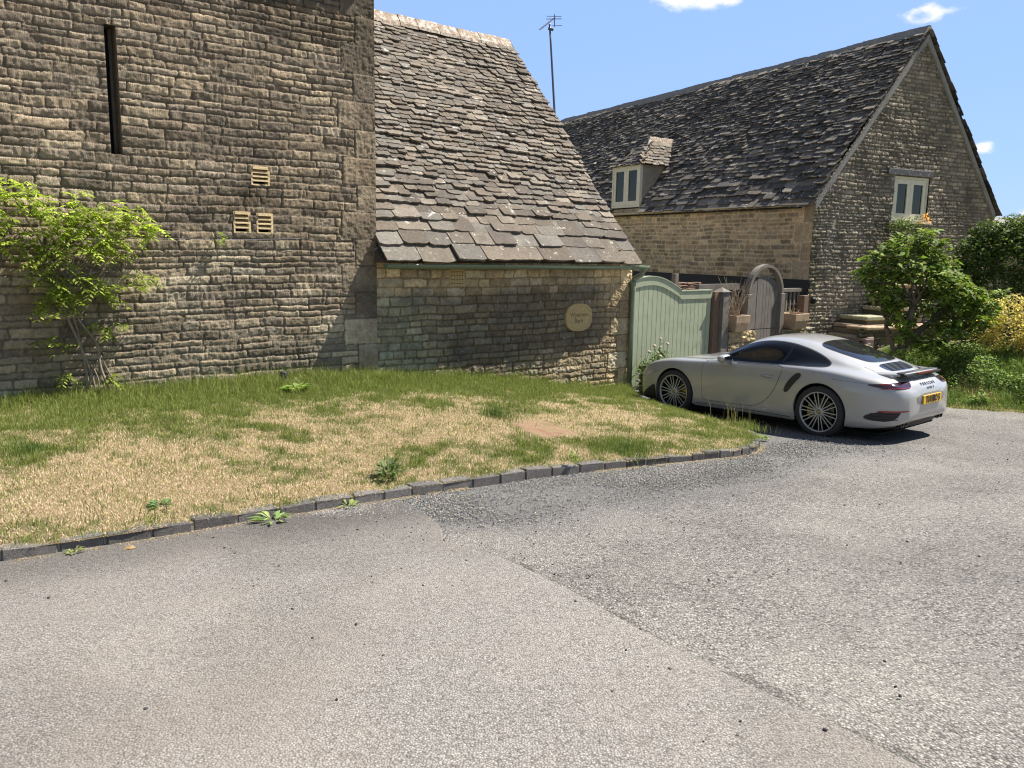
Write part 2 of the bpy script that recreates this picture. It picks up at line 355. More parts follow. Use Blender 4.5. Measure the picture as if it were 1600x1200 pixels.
def road_col(X, Y):
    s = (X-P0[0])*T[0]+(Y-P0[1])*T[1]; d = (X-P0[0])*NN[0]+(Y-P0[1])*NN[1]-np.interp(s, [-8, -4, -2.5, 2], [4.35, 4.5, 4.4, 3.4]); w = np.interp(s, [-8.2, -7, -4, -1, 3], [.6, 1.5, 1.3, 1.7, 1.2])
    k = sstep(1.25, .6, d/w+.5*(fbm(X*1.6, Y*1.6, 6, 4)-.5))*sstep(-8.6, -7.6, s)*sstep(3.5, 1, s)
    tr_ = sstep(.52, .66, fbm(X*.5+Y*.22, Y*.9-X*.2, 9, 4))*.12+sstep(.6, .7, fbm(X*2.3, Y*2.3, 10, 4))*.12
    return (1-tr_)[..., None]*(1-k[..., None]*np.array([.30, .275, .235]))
grid_mesh('road', np.linspace(-16, 22, 305), np.linspace(-8, 19, 217), lambda X, Y: gz(Y)+.006*(fbm(X*1.5, Y*1.5, 5)-.5), M['road'],
          cf=road_col, keep=lambda x, y: ((x-7.44)*.4+(y-13.46)*.92+.35*(fbm(x*2, y*2, 8)-.5) < 0) | (x < 6.3))
# smooth tarmac apron: left of the joint
joint = [(-.88, 6.50), (-.68, 6.20), (-.52, 5.80), (-.47, 5.42), (-.33, 5.28), (-.151, 5.172), (.07, 4.90), (.251, 4.622), (.43, 4.33), (.568, 4.081), (.75, 3.78), (.913, 3.511), (1.06, 3.30), (1.215, 3.101), (1.487, 2.688), (1.9, 2.1), (3.0, .4), (4.6, -2.2), (7, -6)]
jj = []
for i in range(len(joint)-1):
    for k in range(6):
        t_ = k/6; x = joint[i][0]*(1-t_)+joint[i+1][0]*t_; y = joint[i][1]*(1-t_)+joint[i+1][1]*t_
        jj.append((x+random.Random(i*7+k).uniform(-.006, .006), y))
jj.append(joint[-1])
Vt = []; Ft = []
for (x, y) in jj:
    xl = -14.; yl = y+(xl-x)*(-.0) ; n_ = 110
    for k in range(n_+1):
        f_ = k/n_; px = x+(xl-x)*f_; py = y-0*f_
        Vt.append((px, py, float(gz(py))+.014))
for i in range(len(jj)-1):
    for k in range(n_):
        a_ = i*(n_+1)+k; Ft.append((a_, a_+1, a_+n_+2, a_+n_+1))
skv = []; 
for (x, y) in jj: skv += [(x, y, float(gz(y))+.014), (x+.012, y+.004, float(gz(y))+.001)]
so_ = mesh_np('apron_edge', skv, np.array([(2*i, 2*i+1, 2*i+3, 2*i+2) for i in range(len(jj)-1)]), M['tarmac'], C=np.full((len(skv), 3), .9)); so_['kind'] = 'structure'
sb = []; 
for i, (x, y) in enumerate(jj):
    w_ = (.014+.08*max(0, float(fbm(np.array([i*.14]), np.array([2.]), 13, 3))-.50)*3.2)*min(1, max(.2, (i-22)/14))*random.Random(i).uniform(.7, 1.3); sb += [(x-.005, y, float(gz(y))+.006), (x+w_*.95, y+w_*.35, float(gz(y))+.0065)]
so_ = mesh_np('tar_seam', sb, np.array([(2*i, 2*i+1, 2*i+3, 2*i+2) for i in range(len(jj)-1)]), M['road'], C=np.full((len(sb), 3), .66)); so_['kind'] = 'structure'
# top triangle between the joint start and the kerb line
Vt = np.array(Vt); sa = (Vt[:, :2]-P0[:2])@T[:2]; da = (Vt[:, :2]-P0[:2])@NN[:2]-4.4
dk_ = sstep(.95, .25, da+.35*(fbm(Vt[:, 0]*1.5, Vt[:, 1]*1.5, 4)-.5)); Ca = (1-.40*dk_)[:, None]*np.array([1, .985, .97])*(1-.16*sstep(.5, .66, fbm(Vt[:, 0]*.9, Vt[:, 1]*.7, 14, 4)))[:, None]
o = mesh_np('tarmac_apron', Vt, np.array(Ft), M['tarmac'], smooth=True, C=Ca); o['kind'] = 'structure'
# ---- kerb
KP = np.array([(-13.5, 4.46), (-9.42, 4.46), (-8.51, 4.38), (-7.47, 4.35), (-6.4, 4.33), (-5.26, 4.39), (-4.05, 4.58), (-3.42, 4.68), (-3.14, 4.73), (-2.71, 4.68), (-2.37, 4.50), (-2.05, 4.26), (-1.80, 4.0), (-1.54, 3.44), (-1.37, 2.81), (-1.17, 2.08), (-.82, 1.21), (-.39, .53), (-.12, .15)])
def Dk(s): return np.interp(s, KP[:, 0], KP[:, 1])
def resample(pts, step):
    pts = np.array(pts); seg = np.r_[0, np.cumsum(np.linalg.norm(np.diff(pts, axis=0), axis=1))]; n = int(seg[-1]/step)
    q = np.linspace(0, seg[-1], n+1); return np.stack([np.interp(q, seg, pts[:, i]) for i in range(pts.shape[1])], 1), q
def smooth_poly(pts, it=3):
    pts = np.array(pts, float)
    for _ in range(it):
        q = [pts[0]]
        for a, b in zip(pts[:-1], pts[1:]): q += [a*.75+b*.25, a*.25+b*.75]
        q.append(pts[-1]); pts = np.array(q)
    return pts
KS = smooth_poly(KP, 2)
rng = random.Random(5); mb = MB(); seg = np.r_[0, np.cumsum(np.linalg.norm(np.diff(KS, axis=0), axis=1))]; pos = 0
def kat(q):
    s_ = np.interp(q, seg, KS[:, 0]); d_ = np.interp(q, seg, KS[:, 1]); s2 = np.interp(q+.02, seg, KS[:, 0]); d2 = np.interp(q+.02, seg, KS[:, 1])
    tx, ty = s2-s_, d2-d_; l = math.hypot(tx, ty) or 1; return s_, d_, tx/l, ty/l
while pos < seg[-1]-.5:
    ln = rng.uniform(.27, .34) if pos < 9.5 else rng.uniform(.16, .22)
    g0 = .008; hh = rng.uniform(.085, .105); wi = rng.uniform(.105, .125); c = rng.uniform(.12, .2); cc = (c*1.05, c, c*1.0)
    s_, d_, tx, ty = kat(pos+ln/2); yaw = rng.uniform(-.02, .02); tilt = rng.uniform(-.008, .008)
    nx, ny = -ty, tx   # to the outside (positive d)
    nx += yaw*tx; ny += yaw*ty
    base = A(s_, d_, 0); zb = float(gz(base[1]))
    def fr(a, b, z, s_=s_, d_=d_, tx=tx, ty=ty, nx=nx, ny=ny, zb=zb, tilt=tilt):
        ss = s_+tx*a+nx*b; dd = d_+ty*a+ny*b; q = A(ss, dd, 0); return (q[0], q[1], float(gz(q[1]))+z+tilt*a/.15+.004*math.sin(a*40+b*90+z*60))
    o_ = rng.uniform(-.008, .008)
    mb.box(fr, (-ln/2+g0, o_-wi, -.06), (ln/2-g0, o_, hh), cc, bev=.009)
    mb.box(fr, (ln/2-.012, -wi+.012, -.06), (ln/2+.012, -.012, hh-.012), (.5, .46, .38))
    pos += ln
fixn(mb.build('kerb', M['kerb']))['kind'] = 'structure'
# ---- lawn
def zwall(s): return np.interp(s, [-13, -6, -5.05, -4, -2.66, -1.4, -.6, 0], [.68, .67, .59, .47, .30, .07, -.05, -.08])
def lawn_z(s, v):
    D = Dk(s); d = D*v; yk = P0[1]+T[1]*s+NN[1]*D; zk = gz(yk)+.075
    z = zk+(zwall(s)-zk)*(1-v)+.07*np.sin(np.pi*v)*sstep(0, 2.5, D)
    return z+.05*(fbm(s*1.3, d*1.3, 31)-.5)*np.sin(np.pi*np.clip(v, 0, 1))**.5+.02*(fbm(s*5, d*5, 33)-.5)*np.sin(np.pi*v)**.5
def green(s, d):
    D = Dk(s)
    n1 = fbm(s*.9+5, d*1.3, 41, 5); n2 = .55*fbm(s*3.2, d*3.2, 47, 3)+.45*fbm(s*9, d*9, 49, 2)
    g = .95*sstep(2.5, .7, d+1.3*(n1-.5))+1.7*(n1-.53)+2.9*(n2-.5)+.20
    g = g+.8*np.exp(-((s+4.3)**2/.25+(d-4.15)**2/.06))+.7*np.exp(-((s+9.7)**2/.05+(d-2.35)**2/.05))+.6*np.exp(-((s+7.2)**2/.05+(d-4.05)**2/.04))+.7*np.exp(-((s+4.9)**2/.1+(d-2.6)**2/.05))+.5*np.exp(-((s+1.9)**2/.2+(d-3.7)**2/.1))
    return np.clip(g, 0, 1)
ss = np.linspace(-13.4, -.1, 340); vv = np.linspace(0, 1, 110); S_, V_ = np.meshgrid(ss, vv, indexing='ij')
Dd = Dk(S_)*V_; Zl = lawn_z(S_, V_); XY = P0+T*S_[..., None]+NN*Dd[..., None]; XY[..., 2] = Zl
gr = green(S_, Dd)[..., None]
Cl = np.array([.37, .265, .155])*(1-gr)+np.array([.1, .12, .035])*gr
idx = np.arange(S_.size).reshape(S_.shape); F = np.stack([idx[:-1, :-1], idx[1:, :-1], idx[1:, 1:], idx[:-1, 1:]], -1).reshape(-1, 4)
mesh_np('lawn', XY.reshape(-1, 3), F, M['lawn'], C=Cl.reshape(-1, 3), smooth=True)['kind'] = 'structure'
def blades(name, pos, length, width, colr, lean, rs, mat=None, parent=None, curl=.5):
    n = len(pos); az = rs.uniform(0, 2*np.pi, n); wa = rs.uniform(0, 2*np.pi, n)
    ld = np.stack([np.cos(az), np.sin(az), np.zeros(n)], 1); wd = np.stack([np.cos(wa), np.sin(wa), np.zeros(n)], 1)*width[:, None]*.5
    Lx = length[:, None]; le = lean[:, None]; up_ = np.array([0, 0, 1.])
    p1 = pos+up_*Lx*.55*(1-le*.3)+ld*Lx*le*.35; p2 = pos+up_*Lx*(1-le*.75)+ld*Lx*le*1.0
    V = np.stack([pos-wd, pos+wd, p1+wd*.8, p1-wd*.8, p2], 1).reshape(-1, 3); b = np.arange(n)*5
    Q = np.stack([b, b+1, b+2, b+3], 1); Tt = np.stack([b+3, b+2, b+4], 1)
    C = np.repeat(colr, 5, 0); k = np.tile(np.array([.6, .6, .9, .9, 1.15]), n)[:, None]
    return mesh_np(name, V, [Q, Tt], mat or M['grass'], parent=parent, C=C*(.8+.2*k))
rs = np.random.RandomState(3)
n = 520000; s_ = rs.uniform(-11.5, -.12, n); v_ = rs.uniform(.0, 1, n); keep = rs.uniform(0, 4.8, n) < Dk(s_); s_ = s_[keep]; v_ = v_[keep]; d_ = Dk(s_)*v_
q = P0+T*s_[:, None]+NN*d_[:, None]; q[:, 2] = lawn_z(s_, v_)-.004
md = (s_ > -5.03) & (s_ < -4.45) & (d_ > 2.93) & (d_ < 3.6); g_ = green(s_, d_)
kp = ~md; s_, d_, q, g_ = s_[kp], d_[kp], q[kp], g_[kp]; n = len(s_)
isg = rs.uniform(0, 1, n) < g_*.82+.14
ln = np.where(isg, rs.uniform(.03, .075, n), rs.uniform(.02, .05, n)); ln *= 1+1.1*sstep(1.2, .1, d_)*rs.uniform(.1, 1.0, n)**2*2.2*isg; ln *= 1+.5*(fbm(s_*4, d_*4, 51)-.5)*2
ln = np.where((g_ > .75) & isg, ln*1.35, ln)
cg = np.array([.15, .205, .055])*rs.uniform(.5, 1.5, (n, 1))+np.array([.07, .035, .0])*rs.uniform(0, 1, (n, 1))
cd = np.array([.62, .505, .36])*rs.uniform(.5, 1.4, (n, 1))
blades('lawn_grass', q, ln, rs.uniform(.0025, .0055, n), np.where(isg[:, None], cg, cd), np.where(isg, rs.uniform(.1, .8, n), rs.uniform(.5, 1.25, n)), rs)
tag(bpy.data.objects['lawn_grass'], kind='stuff', label='sun dried short grass of the front lawn, straw and green', cat='grass')
# taller grass stalks at the kerb tip
def tuft(name, label, s0, d0, r, n, l0, l1, colr, seed, cat='grass tuft', lean=(.1, .7), wid=(.003, .006), zoff=0, zfun=None, grp=None, sed=False):
    rs = np.random.RandomState(seed); a = rs.uniform(0, 6.283, n); rr = r*np.abs(rs.normal(0, .62, n)); s = s0+rr*np.cos(a); d = d0+rr*np.sin(a)
    q = P0+T*s[:, None]+NN*d[:, None]
    q[:, 2] = (lawn_z(s, np.clip(d/Dk(s), 0, 1)) if zfun is None else zfun(q[:, 0], q[:, 1]))+zoff
    c = np.array(colr)*rs.uniform(.6, 1.4, (n, 1))
    o = blades(name, q, rs.uniform(l0, l1, n), rs.uniform(*wid, n), c, rs.uniform(*lean, n), rs)
    return tag(o, label, cat, grp, 'stuff')
tuft('grass_tuft', 'tall thin grass stalks growing at the tip of the lawn by the car', -1.62, 3.75, .28, 500, .06, .2, (.2, .24, .07), 1)
tuft('grass_tuft', 'few bleached seed stalks standing above the kerb before the car sill', -1.55, 3.5, .22, 26, .3, .5, (.4, .36, .2), 2, wid=(.002, .003), lean=(.05, .35))
tuft('grass_tuft', 'round dark green tuft in the dry lawn near the left edge', -9.7, 2.35, .2, 600, .05, .13, (.11, .165, .045), 3)
tuft('grass_tuft', 'dark green clump of grass against the kerb right of the iron cover', -4.35, 4.2, .4, 1100, .05, .14, (.11, .16, .04), 4, lean=(.1, .8))
tuft('grass_tuft', 'long grass standing behind the iron cover in the lawn', -4.95, 2.62, .28, 700, .06, .16, (.115, .165, .045), 5)
# dry litter along the kerb foot
n = 9000; sk = rs.uniform(-12, -2.2, n); off = np.abs(rs.normal(0, .035, n))+.012; dk = Dk(sk)+off
q = P0+T*sk[:, None]+NN*dk[:, None]; q[:, 2] = gz(q[:, 1])+.008
kk = (fbm(sk*2.2, sk*0, 61) > .5) & (rs.rand(n) < .75); q = q[kk]; n = len(q)
blades('dry_grass_litter', q, rs.uniform(.01, .035, n), rs.uniform(.003, .008, n), np.array([.46, .37, .25])*rs.uniform(.4, 1.2, (n, 1)), rs.uniform(.9, 1.3, n), rs)
tag(bpy.data.objects['dry_grass_litter'], 'dry straw litter lying along the foot of the kerb', 'litter', kind='stuff')
# ---- loose chippings
def chips(name, pts, size, cols, rs, z0=.004):
    n = len(pts); base = np.array([(-1, -1, -1), (1, -1, -1), (1, 1, -1), (-1, 1, -1), (-1, -1, 1), (1, -1, 1), (1, 1, 1), (-1, 1, 1)], float)*.5
    sh = base[None]*rs.uniform(.55, 1.1, (n, 1, 3))+rs.uniform(-.16, .16, (n, 8, 3)); sh *= size[:, None, None]; sh[:, :, 2] *= .7
    a = rs.uniform(0, 6.283, n); c, s = np.cos(a)[:, None], np.sin(a)[:, None]; x = sh[..., 0]*c-sh[..., 1]*s; y = sh[..., 0]*s+sh[..., 1]*c
    tl = rs.uniform(-.35, .35, (n, 1)); V = np.stack([x, y, sh[..., 2]+x*tl], -1)+pts[:, None]; V[..., 2] += size[:, None]*.25+z0
    b = np.arange(n)[:, None]*8; fq = np.array([(3, 2, 1, 0), (4, 5, 6, 7), (0, 1, 5, 4), (1, 2, 6, 5), (2, 3, 7, 6), (3, 0, 4, 7)])
    o = mesh_np(name, V.reshape(-1, 3), (b[:, None]+fq[None]).reshape(-1, 4), M['chips'], C=np.repeat(cols, 8, 0)); return o
rs = np.random.RandomState(11)
n = 80000; sk = rs.uniform(-8.1, -.8, n); f_ = rs.beta(1.1, 1.7, n); wdt = np.interp(sk, [-8.1, -7.6, -7, -6, -5, -4, -3, -2.2, -1.7], [.15, .8, 1.35, 1.25, 1.15, 1.1, 1.15, 1.2, 1.3])
dk = Dk(np.minimum(sk, -2.2))+.02+f_*wdt; dens = fbm(sk*1.4, dk*1.4, 71); kp = rs.uniform(0, 1, n) < np.clip((dens-.28)*2.0, .06, 1)*(1-.85*f_)*np.interp(sk, [-8, -3.4, -2.2, -.8], [1, .8, .35, .12])
sk, dk = sk[kp], dk[kp]; n = len(sk); q = P0+T*sk[:, None]+NN*dk[:, None]; q[:, 2] = gz(q[:, 1])+.004
pal = np.array([(.22, .235, .25), (.34, .34, .34), (.14, .155, .17), (.36, .33, .28), (.25, .235, .21)]); cc = pal[rs.randint(0, 5, n)]*rs.uniform(.75, 1.25, (n, 1))
o = chips('gravel', q, rs.uniform(.005, .013, n), cc, rs); tag(o, 'loose blue grey chippings drifted along the kerb', 'gravel', kind='stuff')
n = 5200; x = rs.uniform(-4.2, 7.5, n); y = rs.uniform(2.4, 12.4, n); w_ = np.exp(-((x+1.2)/1.8)**2-((y-5.8)/1.0)**2)+.13
kp = rs.uniform(0, 1.1, n) < w_; x, y = x[kp], y[kp]; ok = ((x-2.096)*T[0]+(y-14.558)*T[1]); dd_ = ((x-2.096)*NN[0]+(y-14.558)*NN[1]); kp = dd_ > Dk(np.minimum(ok, -1.8))+.05
x, y = x[kp], y[kp]; n = len(x); q = np.stack([x, y, gz(y)+.008], 1)
o = chips('loose_stones', q, rs.uniform(.005, .015, n), np.array([(.05, .05, .055)])*rs.uniform(.5, 3.2, (n, 1)), rs); tag(o, 'scattered dark grit lying on the tarmac', 'grit', kind='stuff')

# ================================================================== STONE WALLS
def stone_wall(name, fr, x0, x1, z0, z1, res, seed, parent, mat, ch=(.07, .13), cw=(.14, .42), mort=.016, edge=.02, depthvar=.012, rough=.01, stri=.006,
               pal=((.30, .25, .18),), mcol=(.2, .165, .12), quoin=None, clip=None, holes=(), tint=None, warp=1., jag=.006, cvar=.22, und=.03, lean=0.):
    rng = np.random.RandomState(seed)
    nx = int((x1-x0)/res)+1; nz = int((z1-z0)/res)+1
    S, Z = np.meshgrid(np.linspace(x0, x1, nx), np.linspace(z0, z1, nz), indexing='ij')
    zw = Z+warp*(.05*(fbm(S*.45, Z*.5, seed+1)-.5)+.03*(vn(S*2.1, Z*1.4, seed+2)-.5)+.014*(vn(S*8, Z*5, seed+3)-.5))
    sw = S+warp*(.03*(vn(S*3, Z*9, seed+4)-.5)+.012*(vn(S*17, Z*20, seed+5)-.5))
    cz = [z0-.3]
    while cz[-1] < z1+.3: cz.append(cz[-1]+rng.uniform(*ch))
    cz = np.array(cz); K = np.clip(np.searchsorted(cz, zw)-1, 0, len(cz)-2)
    db = zw-cz[K]; dt = cz[K+1]-zw; dl = np.zeros_like(S); dr = np.zeros_like(S); sid = np.zeros(S.shape, int); tot = 0
    for k in range(len(cz)-1):
        m = K == k
        bx = [x0-.6-rng.uniform(0, .3)]
        hk = cz[k+1]-cz[k]
        while bx[-1] < x1+.6: bx.append(bx[-1]+rng.uniform(*cw)*(.7+.5*hk/ch[1]))
        bx = np.array(bx)
        if m.any():
            i = np.clip(np.searchsorted(bx, sw[m])-1, 0, len(bx)-2); dl[m] = sw[m]-bx[i]; dr[m] = bx[i+1]-sw[m]; sid[m] = tot+i
        tot += len(bx)
    isq = np.zeros(S.shape, bool)
    if quoin:
        side, qh = quoin; e = x1 if side > 0 else x0; dist = (x1-S) if side > 0 else (S-x0)
        qk = np.floor((Z-z0)/qh).astype(int); qk2 = (Z-z0)-qk*qh; wq = np.where(qk % 2 == 0, .52, .3)+.06*(_h(qk, qk*0, seed+9)-.5)
        isq = dist < wq; dl = np.where(isq, np.where(side > 0, wq-dist, dist+.05), dl); dr = np.where(isq, np.where(side > 0, dist+.05, wq-dist), dr)
        near = (~isq) & (dist < wq+.25); 
        if side > 0: dr = np.where(near, np.minimum(dr, dist-wq), dr)
        else: dl = np.where(near, np.minimum(dl, dist-wq), dl)
        db = np.where(isq, qk2, db); dt = np.where(isq, qh-qk2, dt); sid = np.where(isq, tot+qk, sid); tot += int(qk.max())+2
    d = np.minimum(np.minimum(dl, dr), np.minimum(db, dt))
    dx = np.minimum(dl, dr); dz = np.minimum(db, dt); rr = .022
    corner = (dx < rr) & (dz < rr); d = np.where(corner, rr-np.hypot(rr-dx, rr-dz), d)
    d = d-jag*1.4*fbm(S*28, Z*28, seed+6, 2)
    so = rng.uniform(-1, 1, tot+5); sc = rng.uniform(1-cvar, 1+cvar, tot+5); sp = rng.randint(0, len(pal), tot+5); sst = rng.uniform(0, 1, tot+5); stx = rng.uniform(-.06, .06, tot+5)
    ed = np.where(isq, edge*.45, edge)
    prof = sstep(0, 1, d/ed)**.7
    pill = np.clip(d/.06, 0, 1)*.4; fz = fbm(S*26, Z*34, seed+21, 2)-.5; rg2 = 1-np.abs(2*fbm(S*12, Z*20, seed+22, 3)-1)
    mo = np.where(isq, mort*.55, mort)*(.35+1.3*fbm(S*3.1, Z*4.7, seed+23, 2)); h = -mo+prof*(mo+so[sid]*depthvar*np.where(isq, .45, 1))+.006*pill
    h += fz*rough*1.7*(.4+.6*prof)+(rg2-.7)*rough*1.3
    h += (fbm(S*9, Z*11, seed+7, 4)-.5)*rough*2.4*(.35+.65*prof)+stx[sid]*(Z-z0-(cz[K]-z0))*.0
    st = vn(S*36+np.sin(Z*13)*.6, Z*8, seed+8)-.5; h += st*stri*2*prof*sst[sid]*np.where(isq, .6, 1)
    h += und*(fbm(S*.6, Z*.6, seed+12)-.5)+lean*(sstep(0, 1, (db/(db+dt+1e-6)))-.5)*prof
    base = np.array(pal)[sp[sid]]*sc[sid][..., None]
    C = base*prof[..., None]**.8+np.array(mcol)*(1-prof[..., None]**.8)
    C *= (.70+.6*fbm(S*16, Z*16, seed+13, 4))[..., None]; C *= (.8+.4*fbm(S*2.2, Z*2.2, seed+14, 4))[..., None]
    if tint is not None: C = C*tint(S, Z)
    V = np.zeros(S.shape+(3,)); e0 = fr(0, 0, 0); ex = fr(1, 0, 0)-e0; ey = fr(0, 1, 0)-e0; ez = fr(0, 0, 1)-e0
    V = e0+S[..., None]*ex+h[..., None]*ey+Z[..., None]*ez
    idx = np.arange(S.size).reshape(S.shape); F = np.stack([idx[:-1, :-1], idx[1:, :-1], idx[1:, 1:], idx[:-1, 1:]], -1)
    xc = (S[:-1, :-1]+S[1:, 1:])/2; zc = (Z[:-1, :-1]+Z[1:, 1:])/2; kp = np.ones(xc.shape, bool)
    for (a, b, c, d2) in holes: kp &= ~((xc > a) & (xc < b) & (zc > c) & (zc < d2))
    if clip is not None: kp &= clip(xc, zc)
    return mesh_np(name, V.reshape(-1, 3), F[kp].reshape(-1, 4), mat, parent, C=np.clip(C, .005, .9).reshape(-1, 3), smooth=True)
def slates(name, O, e, v, nr, Le, rows, wr, mat, parent, seed, pal, thick=.02, over=1.7, topn=False, colvar=.25, sag=.03, clip=None, jitr=.01):
    rng = random.Random(seed); O, e, v, nr = map(np.array, (O, e, v, nr)); mb = MB(); pos = 0.
    for k, (ex) in enumerate(rows):
        x = -rng.uniform(0, .2); wmin, wmax = wr(k/len(rows))
        while x < Le:
            w_ = rng.uniform(wmin, wmax); x0 = max(x, -.02+rng.uniform(-.012, .012)); x1 = min(x+w_, Le+rng.uniform(-.015, .015)); x += w_+.004
            if x1-x0 < .05: continue
            if clip and clip((x0+x1)/2, pos): continue
            th = thick*rng.uniform(.7, 1.35)*(1.25-.4*k/len(rows)); b = pos+rng.uniform(-jitr, jitr)*1.3; tp = pos+ex*over
            lift = th*1.35*rng.uniform(.9, 1.3); sg = sag*(float(vn(np.array([x0*.6]), np.array([pos*.6]), seed)[0])-.5)+rng.uniform(-.002, .002)
            c = np.array(pal[rng.randrange(len(pal))])*rng.uniform(1-colvar, 1+colvar); g = .003
            tw = rng.uniform(-.0035, .0035); sk = rng.uniform(-.012, .012)
            n_ = 6; bt = []
            for i in range(n_+1):
                f_ = i/n_; bb = b+rng.uniform(-.009, .010)+(rng.uniform(.006, .03)*min(1, ex/.15) if i in (0, n_) else 0)+sk*(f_-.5); bt.append((x0+g+(x1-x0-2*g)*f_+(rng.uniform(-.004, .004)), bb, lift+tw*(f_-.5)*2))
            tpts = [(x1-g, tp, -.004), (x0+g, tp, -.004)]
            out_ = bt+tpts; top = [O+e*a+v*q+nr*(h+sg+th) for a, q, h in out_]; bot = [O+e*a+v*q+nr*(h+sg) for a, q, h in out_]
            m = len(out_); fs = [tuple(range(m))]+[(i, i+m, (i+1) % m+m, (i+1) % m) for i in range(n_+1)]+[(m-1, 2*m-1, m, 0)]+[(n_, n_+m, n_+1+m, n_+1)]
            mb.add(top+bot, fs, tuple(c))
        pos += ex
    return fixn(mb.build(name, mat, parent))
# ================================================================== BUILDINGS
V3 = lambda q: (q[0], q[1], q[2])
PALB = [(.42, .335, .24), (.34, .275, .20), (.47, .385, .275), (.30, .25, .19), (.39, .325, .25), (.27, .22, .17)]
barn = empty('stone_barn', A(-7.5, 0, .65), 'tall stone barn end wall with a narrow slit window, left of the low outbuilding', 'barn')
SL = (-8.405, -8.285, 3.39, 4.77)     # slit
V1 = (-6.81, -6.60, 3.16, 3.36); V2 = (-7.05, -6.865, 2.57, 2.80); V3_ = (-6.76, -6.575, 2.57, 2.79)
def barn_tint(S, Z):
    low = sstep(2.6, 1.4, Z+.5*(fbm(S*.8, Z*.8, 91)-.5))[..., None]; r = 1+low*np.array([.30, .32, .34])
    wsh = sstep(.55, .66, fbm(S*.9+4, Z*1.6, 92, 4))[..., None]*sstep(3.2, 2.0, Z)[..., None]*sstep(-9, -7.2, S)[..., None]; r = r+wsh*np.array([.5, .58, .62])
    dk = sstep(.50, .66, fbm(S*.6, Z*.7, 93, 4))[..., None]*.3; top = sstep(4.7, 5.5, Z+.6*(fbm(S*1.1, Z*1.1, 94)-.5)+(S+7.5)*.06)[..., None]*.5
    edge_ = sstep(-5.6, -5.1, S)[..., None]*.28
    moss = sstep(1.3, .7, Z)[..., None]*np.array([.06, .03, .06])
    vent_shade = (np.exp(-((S+6.85)/.16)**2-((Z-2.98)/.17)**2)*.6)[..., None]+(np.exp(-((S+6.95)/.3)**2-((Z-2.42)/.14)**2)*.25)[..., None]  # cast shade of the vents painted in, below and left of them
    return np.clip(r*(1-dk)*(1-top)*(1-edge_)*(1-vent_shade)-moss, .1, 3)
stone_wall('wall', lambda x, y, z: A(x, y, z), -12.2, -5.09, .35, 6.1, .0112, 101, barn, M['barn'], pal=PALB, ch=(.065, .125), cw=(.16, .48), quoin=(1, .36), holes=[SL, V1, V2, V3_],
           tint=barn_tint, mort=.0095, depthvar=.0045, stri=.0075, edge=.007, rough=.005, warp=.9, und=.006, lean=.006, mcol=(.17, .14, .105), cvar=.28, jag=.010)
stone_wall('side_wall', lambda x, y, z: A(-5.10, -x, z)+T*y, .0, 6.2, -.2, 6.1, .05, 102, barn, M['barn'], pal=PALB, ch=(.09, .16), mort=.01)
mb = MB(); bx = lambda s, d, z: A(s, d, z)
mb.box(bx, (-17, -6.2, -.3), (-5.16, -.42, 6.1), (.25, .21, .16)); mb.box(bx, (-17, -.5, -.3), (-12.2, -.01, 6.1), (.28, .23, .17))
fixn(mb.build('wall_core', M['barn'], barn))
# slit reveals
mb = MB(); a, b, c, d = SL
mb.box(bx, (a-.06, -.42, c-.05), (a-.001, -.014, d+.05), (.2, .17, .13)); mb.box(bx, (b+.001, -.42, c-.05), (b+.06, -.014, d+.05), (.3, .25, .18))
mb.box(bx, (a, -.42, c-.08), (b, -.02, c-.002), (.28, .23, .17)); mb.box(bx, (a, -.42, d+.002), (b, -.02, d+.08), (.18, .15, .12))
fixn(mb.build('slit_reveal', M['barn'], barn))
mb = MB(); mb.box(bx, (a, -.3, c), (b, -.27, d)); wn = fixn(mb.build('slit_window', M['glass'], barn)); 
mb = MB(); mb.box(bx, (a, -.27, c), (a+.02, -.25, d)); mb.box(bx, (b-.035, -.27, c), (b, -.235, d)); fixn(mb.build('frame', M['oak_grey'], wn))
for (a, b, c, d) in (V1, V2, V3_):
    mb = MB(); k = .014
    mb.box(bx, (a-.014, -.1, c-.014), (a+.006, .006, d+.012)); mb.box(bx, (b-.012, -.1, c-.014), (b+.014, .006, d+.012)); mb.box(bx, (a+.006, -.1, d-.02), (b-.012, .016, d+.016)); mb.box(bx, (a+.006, -.1, c-.018), (b-.012, .004, c))
    nsl = 4
    for i in range(1, nsl):
        z = c+(d-c)*i/nsl
        pts = [A(a, -.09, z+.02), A(b, -.09, z+.02), A(b, .008, z-.018), A(a, .008, z-.018), A(a, -.09, z+.034), A(b, -.09, z+.034), A(b, .008, z-.002), A(a, .008, z-.002)]
        mb.hexa(pts)
    v = fixn(mb.build('stone_vent', M['cream_stone'], barn))
    mb = MB(); mb.box(bx, (a, -.2, c), (b, -.12, d)); fixn(mb.build('backing', M['dark'], v))
# barn roof
RW = lambda f: (.22, .42)
e_, pt = T, R(50); vv_ = -NN*math.cos(pt)+np.array([0, 0, 1])*math.sin(pt); nn_ = NN*math.sin(pt)+np.array([0, 0, 1])*math.cos(pt)
PALS = [(.185, .158, .13), (.155, .135, .114), (.215, .187, .155), (.175, .162, .143), (.135, .118, .104), (.25, .222, .188), (.17, .145, .12), (.2, .188, .168)]
slates('roof', A(-12.6, .11, 6.08), e_, vv_, nn_, 7.6, [.3]*13, RW, M['slate'], barn, 7, PALS)
mb = MB(); mb.prism(lambda a, dd, z: A(dd, a, z), [(.06, 6.0), (-3.1, 9.9), (-6.4, 6.0)], -16.5, -5.14, (.2, .17, .14)); fixn(mb.build('roof_core', M['slate'], barn))

